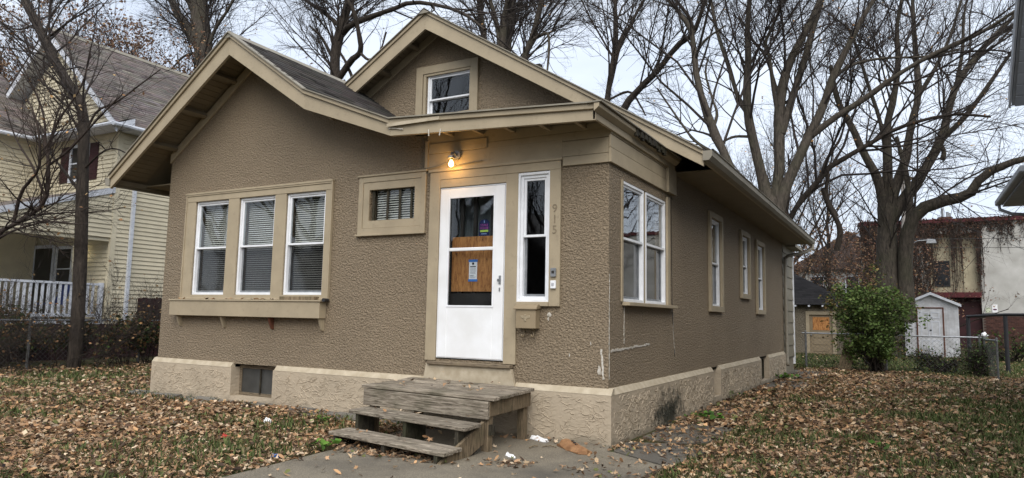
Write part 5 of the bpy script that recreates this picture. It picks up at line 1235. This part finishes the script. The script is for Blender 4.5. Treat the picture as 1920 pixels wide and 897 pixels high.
# ------------------------------------------------------------------ green bush, thickets, far trees
def green_bush(name, label, c, rx, ry, h, n, seed, pal, lsize=.075, z0=.1):
    rng = np.random.default_rng(seed); b = np.array((*c, 0.)); root = thing(name, label, 'bush', tuple(b)); Ps, Rs = [], []; K = 10
    for i in range(34):
        az = rng.uniform(0, 6.28); rr = rng.uniform(.15, 1.08)**.6; tip = b+np.array((math.cos(az)*rx*rr, math.sin(az)*ry*rr, h*rng.uniform(.22, 1.04)*(1-.2*rr)))
        s = b+rng.normal(0, .10, 3)*np.array((1, 1, 0)); t = np.linspace(0, 1, K)[:, None]
        Ps.append(s*(1-t)+tip*t+np.array((0, 0, .3))*t*(1-t)*2+np.cumsum(rng.normal(0, .02, (K, 3)), 0)); Rs.append(.022*np.linspace(1, .25, K))
    P, Rr = np.array(Ps), np.array(Rs); B1, r1 = grow(P, Rr, 260, rng, (25, 65), .45, .15, 5, .25, .2, .25, .9, .6, .004); B2, r2 = grow(B1, r1, 900, rng, (25, 70), .7, .05, 5, .1, .22, .15, .5, .7, .003)
    Vs, Fs, off = [], [], 0
    for C, r, k in ((P, Rr, 5), (B1, r1, 3), (B2, r2, 3)):
        V, F = tubes_np(C, r, k, rng); Vs.append(V); Fs.append(F+off); off += len(V)
    link('stems', np_mesh('stems', np.concatenate(Vs)-b, np.concatenate(Fs)), M['bark_dark'], root, 'stuff', smooth=True)
    k = rng.integers(0, len(B2), n); C = B2[k, rng.integers(1, 5, n)]+rng.normal(0, .05, (n, 3)); C[:, 2] = np.maximum(C[:, 2], z0)
    V, F, cc = leaf_quads(C, rng.uniform(.6, 1.25, n)*lsize, rng, leaf_colours(n, rng, pal, .25), flat=.4)
    link('leaves', np_mesh('leaves', V-b, F, cc), M['leaf'], root, 'stuff'); return root
BG = np.array([(.07, .125, .03), (.09, .155, .04), (.06, .10, .026), (.125, .18, .055), (.045, .08, .022)])
BY = np.array([(.10, .12, .03), (.14, .13, .04), (.06, .09, .025), (.2, .13, .05)])
green_bush('green_bush', 'bright green leafy bush at the corner of the chain-link fence', (1.98, 14.5), .66, .9, 2.35, 8200, 51, BG*np.array((1.15, 1.02, 1.0)), .085)
green_bush('olive_bush', 'olive and yellow thinning bush behind the bright green one', (1.7, 17.4), 1.2, 1.0, 3.0, 3600, 52, BY, .085)
green_bush('low_hedge_plant', 'straggly olive weeds through the right chain-link fence', (3.5, 15.95), .8, .3, .6, 500, 53, np.concatenate([BY, BG*.8]), .07)
green_bush('low_hedge_plant', 'dark leafy weed clump at the foot of the gate post', (4.35, 14.9), .3, .3, .75, 550, 54, BG*.6, .06)
green_bush('low_hedge_plant', 'leafy weeds beside the brick base of the ivy building', (6.0, 24.5), 1.2, .6, 1.1, 1100, 55, np.concatenate([BY, BG*.8]), .10)
THP = np.array([(.26, .15, .085), (.18, .10, .06), (.32, .21, .12), (.12, .075, .05), (.22, .11, .07)])
for i, (x, y, h, nl) in enumerate(((-2.6, 33, 5.2, 1500), (-.6, 34, 5.6, 1500), (1.2, 35, 6.0, 1400), (-4.5, 36, 6.5, 1500), (.4, 30.5, 3.6, 900), (2.0, 31.5, 3.6, 900), (3.2, 38, 5, 800), (-7.5, 38, 8, 1500))):
    shrub('thicket_shrub', 'russet-leaved thicket between the hip-roofed garage and the ivy building', (x, y), h, 160+i, 10, (60, 380, 1100), nl, spread=2.5, rad=.045, group='thicket behind the garage', pal=THP, lsize=.11, rmin=.006)
lab = {0: 'russet-leaved tree standing behind the cream house', 1: 'bare grey tree far behind the bungalow roof'}
for i, (px, y, h, k, nl) in enumerate(((-40, 12, 20, 0, 6000), (110, 15, 21, 0, 9000), (215, 18, 21, 0, 9000), (310, 17, 18, 0, 5000), (520, 26, 17, 1, 500), (430, 26, 19, 0, 2500), (760, 38, 17, 1, 200),
        (1060, 44, 18, 1, 200), (1380, 48, 17, 1, 250), (1560, 52, 17, 1, 300), (60, 20, 24, 0, 2600), (560, 22, 17, 0, 2500), (640, 34, 20, 1, 300), (1480, 40, 16, 1, 300))):
    q = at(px, 590, y)
    auto_tree('russet_tree' if k == 0 else 'bare_tree', lab[k], (q[0], y), h, 200+i, nl=10, n=(75, 560, 2300) if k else (110, 850, 2700), leaves=nl, rad=.20, fork=.18, group='russet trees behind the cream house' if k == 0 else 'bare trees far behind the bungalow', pal=THP if k == 0 else LEAFC, rmin=.0085, lsize=.14)
# trees across the street, seen only in the window panes
for i, (x, y, h) in enumerate(((-9, -17, 14), (-14, -18.5, 15), (-18, -17, 16), (-23, -19, 16), (-29, -18, 15), (9.5, 22, 12), (12, 31, 13))):
    auto_tree('street_tree', 'bare street tree across the road, mirrored in the window panes', (x, y), h, 240+i, nl=12, n=(80, 420, 800), leaves=250, rad=.2, fork=.15, group='street trees across the road', rmin=.008)
for i, (x, c, lab_) in enumerate(((-18, (.12, .10, .09), 'unseen dark brown house added across the road to darken the window reflections'), (-8, (.20, .19, .18), 'unseen grey house added across the road to darken the door glass reflection'), (-29, (.14, .08, .06), 'unseen brick-red house added across the road to darken the pane reflections'))):
    ah = thing('added_opposite_house', lab_, 'house', (x, -30, 0)); mw = simple('opposite_wall_%d' % i, c)  # dark houses out of view, added to darken what the panes mirror
    MB().box(x-3.8, x+3.8, -36, -28, 0, 4.6).prism([(x-3.8, -28.002, 4.6), (x+3.8, -28.002, 4.6), (x, -28.002, 7.6)], (0, -.2, 0)).build('wall', mw, ah)
    mb = MB(); seg_prism(mb, (x-4.3, 4.3), (x, 7.8), 0, 0, -.15, -.15, -36.4, -27.5); seg_prism(mb, (x, 7.8), (x+4.3, 4.3), 0, 0, -.15, -.15, -36.4, -27.5); mb.build('roof', M['black_metal'], ah)
    for u in (x-2.6, x+1.4): MB().box(u, u+1.2, -27.99, -27.95, 1.2, 2.8).build('window', M['dark_glass'], ah)
    MB().box(x-.5, x+.5, -27.99, -27.95, 0, 2.2).build('door', M['maroon'], ah)
# far houses glimpsed through the thicket
fh = thing('far_house', 'pale far house glimpsed through the thicket beyond the garage', 'house', (-1.5, 60, 0))
MB().box(-6, 3.0, 60, 68, 0, 6.0).build('wall', M['pale_wall'], fh); MB().prism([(-6.5, 59.5, 5.9), (3.5, 59.5, 5.9), (-1.5, 59.5, 9.2)], (0, 9, 0)).build('roof', simple('rust_roof', (.09, .062, .052)), fh)
for u in (-4.5, -1.8, .9):
    for z in (1.2, 3.9): dark_window(Frame('front', 60), u, u+.9, z, z+1.4, fh)

# ------------------------------------------------------------------ leaf litter, grass, weeds
def vnoise(x, y, s, seed):
    rg = np.random.default_rng(seed); o = 0
    for k in range(7):
        a = rg.uniform(0, 6.28); f = s*(1.6**(k*.6)); o = o+np.sin((x*math.cos(a)+y*math.sin(a))*f+rg.uniform(0, 6.28))/(1+.35*k)
    return o/3.2
def blocked(x, y):
    h = (x > -7.62) & (x < .12) & (y > -.04) & (y < 13.9)
    g = (x > -5.05) & (x < .7) & (y > 25) & (y < 30.5); s = (x > 2.6) & (x < 4.6) & (y > 27.4) & (y < 30)
    return h | g | s
def on_slab(x, y):
    a = (x > -2.15+(-y-1.85)*.09) & (x < .82+np.maximum(0, -y-1.3)*.13) & (y < -.3)
    b = (x > .1) & (x < .88) & (y > -.7) & (y < 2.1); c = (x > .1) & (x < .9) & (((y > 8) & (y < 10)) | ((y > 11) & (y < 14)))
    return a, b | c
def litter():
    rng = np.random.default_rng(9); X, Y = [], []
    def area(x0, x1, y0, y1, n): X.append(rng.uniform(x0, x1, n)); Y.append(rng.uniform(y0, y1, n))
    area(-13.4, -2.0, -4.6, 0, 64000); area(-14, -7.6, 0, 7, 15000); area(.1, 6, -4.5, 4, 50000); area(.1, 7, 4, 15, 36000); area(-2, 9, 14, 27, 9000); area(-2.6, .9, -4, -.1, 2500); area(-14, -9, -5, -4, 2500)
    x, y = np.concatenate(X), np.concatenate(Y)
    d = .80+.55*vnoise(x, y, 1.6, 1)+.25*vnoise(x, y, 5, 2)
    d -= .5*((x > 1.4) & (y < 7))*np.clip((x-1.4)/2.4, 0, 1)*(.4+.6*(vnoise(x, y, 2.2, 5) > -.1))
    d -= .25*((x < -7.6) & (y > -1.2)); d -= .62*((y > 15) & (y < 23.5))
    a, b = on_slab(x, y); d = np.where(a, .07, d); d = np.where(b, d*.28, d)
    keep = (rng.random(len(x)) < d) & ~blocked(x, y); x, y = x[keep], y[keep]
    # drifts: below the steps, along the side wall
    xs = np.concatenate([rng.normal(-1.55, .38, 330), np.full(60, -.35)+rng.normal(0, .10, 60), rng.normal(.28, .12, 260)]); ys = np.concatenate([-1.72+rng.normal(0, .13, 330), -1.45+rng.normal(0, .10, 60), rng.uniform(-.1, 8, 260)])
    x, y = np.concatenate([x, xs]), np.concatenate([y, ys]); n = len(x)
    dist = np.hypot(x-CAM[0], y-CAM[1]); z = .012+.045*rng.random(n)**2+.02*(vnoise(x, y, 1.6, 1) > 0)
    a, b = on_slab(x, y); z = np.where(a | b, .03+.02*rng.random(n), z)
    # a few leaves blown onto the platform, the treads and the window ledge
    ex = [(rng.uniform(-2.3, -.85), rng.uniform(-1.0, -.12), .590) for _ in range(26)]+[(rng.uniform(-2.2, -.85), rng.uniform(-1.36, -1.2), .362) for _ in range(7)]+[(rng.uniform(-2.2, -.9), rng.uniform(-1.66, -1.5), .182) for _ in range(8)]
    ex += [(rng.uniform(-7.05, -4.1), rng.uniform(-.12, -.05), 1.508) for _ in range(26)]
    ex = np.array(ex); x = np.concatenate([x, ex[:, 0]]); y = np.concatenate([y, ex[:, 1]]); z = np.concatenate([z, ex[:, 2]]); n = len(x); dist = np.hypot(x-CAM[0], y-CAM[1])
    size = rng.uniform(.030, .074, n)*np.where(dist > 14, 1.25, 1)
    cols = leaf_colours(n, rng, np.array([(.42, .285, .17), (.28, .17, .095), (.46, .275, .14), (.58, .45, .31), (.10, .06, .038), (.36, .225, .13), (.46, .34, .21), (.13, .085, .052), (.32, .20, .12), (.06, .04, .027), (.38, .22, .115)]), .3)
    g = rng.random(n) < .05; cols[g] = np.array((.16, .17, .06))*rng.uniform(.7, 1.2, (g.sum(), 1))
    near = dist < 8.6
    # lobed leaves nearby
    C = np.stack([x, y, z], 1)[near]; m = len(C); s = size[near]; K = 10
    yaw = rng.uniform(0, 6.28, m); nz = rng.normal(size=(m, 3))*np.array((.42, .42, 0))+np.array((0, 0, 1.)); nz /= np.linalg.norm(nz, axis=1, keepdims=True)
    u = np.stack([np.cos(yaw), np.sin(yaw), 0*yaw], 1); u -= (u*nz).sum(1, keepdims=True)*nz; u /= np.linalg.norm(u, axis=1, keepdims=True); v = np.cross(nz, u)
    rad = np.array([1.0, .42, .86, .40, .70, .30, .70, .40, .86, .42]); rad2 = np.array([1.0, .72, .52, .46, .50, .85, .50, .46, .52, .72])
    pick = (rng.random(m) < .55)[:, None]; rr = np.where(pick, rad[None], rad2[None]*np.array([1, 1, 1, 1, 1, 1, 1, 1, 1, 1.])[None])*rng.uniform(.8, 1.15, (m, K)); th = np.arange(K)*2*math.pi/K
    curl = rng.normal(.25, .45, m)[:, None]; curl2 = rng.normal(0, .35, m)[:, None]
    cu, cv = rr*np.cos(th)[None]*.62, rr*np.sin(th)[None]*.52
    w = curl*cv*cv*1.6+curl2*cu*cu*1.2+np.abs(cv)*.15
    V = C[:, None]+s[:, None, None]*(cu[..., None]*u[:, None]+cv[..., None]*v[:, None]+w[..., None]*nz[:, None])
    V = np.concatenate([C[:, None], V], 1); V[..., 2] = np.maximum(V[..., 2], .004); V = V.reshape(-1, 3)
    b0 = np.arange(m)[:, None, None]*(K+1); i = np.arange(K); tri = np.stack([np.zeros(K, int), 1+i, 1+(i+1) % K], 1)[None]
    F1 = (b0+tri).reshape(-1, 3); c1 = np.repeat(cols[near], K+1, axis=0)
    V2, F2, c2 = leaf_quads(np.stack([x, y, z], 1)[~near], size[~near]*1.15, rng, cols[~near], flat=1.2)
    V2[:, 2] = np.maximum(V2[:, 2], .004)
    o = link('leaf_litter', np_mesh('leaf_litter', np.concatenate([V, V2]), np.concatenate([F1, F2+len(V)]), np.concatenate([c1, c2])), M['leaf'], None, 'stuff')
    tag(o, 'brown and orange fallen leaves strewn over the lawn', 'fallen leaves')
litter()
def grass():
    rng = np.random.default_rng(12); X, Y = [], []
    def area(x0, x1, y0, y1, n): X.append(rng.uniform(x0, x1, n)); Y.append(rng.uniform(y0, y1, n))
    area(-14, -2.2, -4.8, 0, 52000); area(-14, -7.6, 0, 6, 18000); area(.9, 7, -4.5, 5, 68000); area(.9, 7, 5, 15, 32000); area(-2, 10, 15, 26, 34000)
    x, y = np.concatenate(X), np.concatenate(Y)
    d = .17-.5*vnoise(x, y, 1.6, 1)+.35*vnoise(x, y, 3.1, 8); d += .75*((x > 1.4) & (y < 8))*np.clip((x-1.4)/2.2, 0, 1); d += .8*(y > 15); d += .22*((x < -7) & (y > -1.6)); d += .1*((x > 2) & (y > 4))
    a, b = on_slab(x, y); keep = (rng.random(len(x)) < d) & ~blocked(x, y) & ~a & ~b; x, y = x[keep], y[keep]; n = len(x)
    h = rng.uniform(.035, .11, n); az = rng.uniform(0, 6.28, n); w = rng.uniform(.0035, .007, n)*(1+.08*np.hypot(x-CAM[0], y-CAM[1])); ln = rng.uniform(.2, 1.1, n)*h
    B = np.stack([x, y, 0*x], 1); s = np.stack([-np.sin(az), np.cos(az), 0*az], 1)*w[:, None]; f = np.stack([np.cos(az), np.sin(az), 0*az], 1)
    V = np.stack([B-s, B+s, B+f*ln[:, None]*.35+np.array((0, 0, 1))*h[:, None]*.7+s*.6, B+f*ln[:, None]*.35+np.array((0, 0, 1))*h[:, None]*.7-s*.6, B+f*ln[:, None]+np.array((0, 0, 1))*h[:, None]], 1)
    b0 = np.arange(n)[:, None]*5; F = np.concatenate([b0+np.array([[0, 1, 2]]), b0+np.array([[0, 2, 3]]), b0+np.array([[3, 2, 4]])])
    c = leaf_colours(n, rng, np.array([(.065, .09, .026), (.09, .12, .036), (.12, .14, .05), (.05, .068, .02), (.19, .16, .08)]), .2)
    o = link('grass', np_mesh('grass', V.reshape(-1, 3), F, np.repeat(c, 5, axis=0)), M['leaf'], None, 'stuff'); tag(o, 'thin green grass between the fallen leaves', 'grass')
grass()
def weed(label, loc, n, r, seed, lsize=.09):
    rng = np.random.default_rng(seed); b = np.array((*loc, .0)); V, F = [], []
    root = thing('broadleaf_weed', label, 'weed', tuple(b)); C = []
    for i in range(n):
        az = rng.uniform(0, 6.28); l = r*rng.uniform(.3, 1); C.append((math.cos(az)*l, math.sin(az)*l, .05+rng.uniform(0, .07)))
    Vv, Ff, c = leaf_quads(np.array(C), rng.uniform(.7, 1.3, n)*lsize, rng, leaf_colours(n, rng, np.array([(.09, .19, .03), (.13, .25, .04), (.07, .14, .03)])), flat=1.0)
    link('leaves', np_mesh('leaves', Vv, Ff, c), M['leaf'], root, 'stuff')
    st = np.array([[(0, 0, 0), (p[0]*.5, p[1]*.5, p[2]*.8), p] for p in C]); Vv, Ff = tubes_np(st, np.full((n, 3), .003), 3, rng); link('stems', np_mesh('stems', Vv, Ff), M['ground'], root, 'stuff')
q = lambda px, py: (CAM+ray(px, py)*(-CAM[2]/ray(px, py)[2]))[:2]
weed('bright green weed clump beside the second path slab', q(1322, 793), 26, .26, 1); weed('small green weed by the left foot of the steps', q(612, 850), 12, .12, 2); weed('dark green weed sprouting at the footing left of the steps', q(603, 800), 16, .14, 3, .07)
weed('low green weed by the side foundation', q(1385, 750), 12, .2, 4, .07); weed('pale green weed in the right lawn', q(1640, 845), 10, .16, 5, .07); weed('dark weed tuft at the rear corner of the foundation', q(1465, 712), 40, .35, 6, .10)

# ------------------------------------------------------------------ litter on the ground
def crumple(name, label, cat, loc, size, mat, seed, h=.06, rot=0):
    rng = np.random.default_rng(seed); n = 9; g = np.linspace(-.5, .5, n); V = []
    for i, a in enumerate(g):
        for j, b_ in enumerate(g):
            x = a*size[0]*(1-.35*abs(b_)*(a > .2)); y = b_*size[1]*(1-.5*max(0, a)); z = .035+h*max(0, 1-4*b_*b_)*(1-.5*(a+.5))*.9+rng.normal(0, .006)
            c, s = math.cos(rot), math.sin(rot); V.append((x*c-y*s, x*s+y*c, z))
    F = [(i*n+j, (i+1)*n+j, (i+1)*n+j+1, i*n+j+1) for i in range(n-1) for j in range(n-1)]
    b0 = len(V); V2 = V+[(v[0], v[1], .028) for v in V]; F2 = F+[tuple(b0+k for k in f[::-1]) for f in F]
    ring = [(i, 0) for i in range(n)]+[(n-1, j) for j in range(1, n)]+[(i, n-1) for i in range(n-2, -1, -1)]+[(0, j) for j in range(n-2, 0, -1)]
    for (i0, j0), (i1, j1) in zip(ring, ring[1:]+ring[:1]): F2.append((i0*n+j0, b0+i0*n+j0, b0+i1*n+j1, i1*n+j1))
    me = bpy.data.meshes.new(name); me.from_pydata(V2, [], F2); me.update(); o = link(name, me, mat); o.location = (*loc, 0); return tag(o, label, cat)
M['kraft'] = simple('brown_paper_bag', (.33, .18, .085), (.22, .11, .05), 9, .7, bstr=.6, bscale=25, bdist=.01)
bgo = crumple('paper_bag', 'crushed brown paper bag on the front walk', 'bag', (-.14, -.50), (.52, .20), M['kraft'], 3, .07, R(-42))
pb = MB()
for k in range(5): pb.box(-.10+k*.045, -.075+k*.045, -.012, .012, .098-.009*k, .104-.009*k)
po = link('bag_print', pb.mesh('bag_print'), M['ink'], bgo); po.rotation_euler = (0, 0, R(-42))
crumple('plastic_wrapper', 'white plastic wrapper by the rear post of the steps', 'litter', (-.68, -.22), (.26, .10), M['paper'], 4, .03, R(-30)); crumple('plastic_wrapper', 'white wrapper scrap on the walk right of the steps', 'litter', (-.50, -1.18), (.16, .05), M['paper'], 5, .02, R(-35))
crumple('paper_scrap', 'white crumpled scrap among the leaves below the basement window', 'litter', q(503, 797), (.09, .07), M['paper'], 6, .05); crumple('paper_scrap', 'white scrap in the leaves near the left foundation corner', 'litter', q(330, 800), (.14, .07), M['paper'], 7, .03, .5)
crumple('plastic_scrap', 'bright blue plastic scrap in the front leaves', 'litter', q(517, 863), (.07, .05), M['bluepaint'], 8, .02, .2); crumple('red_scrap', 'small red scrap in the leaves left of the walk', 'litter', q(422, 825), (.07, .06), simple('red_plastic', (.45, .05, .04)), 9, .02)
for i, (px, py, lab) in enumerate(((1030, 845, 'dry twig lying on the walk near the paper bag'), (1000, 845, 'short dark twig on the walk beside the steps'), (1340, 825, 'long bare twig lying over the path slab'))):
    c = q(px, py); a = .4+i; r_ = .07 if i < 2 else .35; tb = MB().tube([(c[0]-r_*math.cos(a), c[1]-r_*math.sin(a), .035), (c[0], c[1]+.02, .045), (c[0]+r_*math.cos(a), c[1]+r_*math.sin(a), .035)], .006, 5); top_mesh('twig', tb, M['post_wood'], lab, 'twig', (c[0], c[1], .03))
lbd = thing('leaning_pallet', 'small grey slatted pallet piece leaning by the green bush', 'pallet', (1.0, 14.6, 0))
for k in range(4): MB().prism([(1.00+k*.085, 14.5, 0), (1.075+k*.085, 14.5, 0), (1.275+k*.085, 14.75, .82), (1.20+k*.085, 14.75, .82)], (0, .03, 0)).build('slat', M['post_wood'], lbd)
for z in (.2, .6): MB().prism([(1.02+z*.24, 14.54+z*.3, z), (1.36+z*.24, 14.54+z*.3, z), (1.38+z*.24, 14.56+z*.3, z+.08), (1.04+z*.24, 14.56+z*.3, z+.08)], (0, .04, 0)).build('batten', M['dark_wood'], lbd)
lg = top_mesh('rotten_log', MB().tube([(-14.2, -.7, .1), (-13.6, -.9, .14), (-13.0, -1.05, .11)], [.13, .15, .12], 9), M['bark_dark'], 'short rotten log in the leaves at the left edge', 'log', (-13.6, -.9, 0), smooth=True)
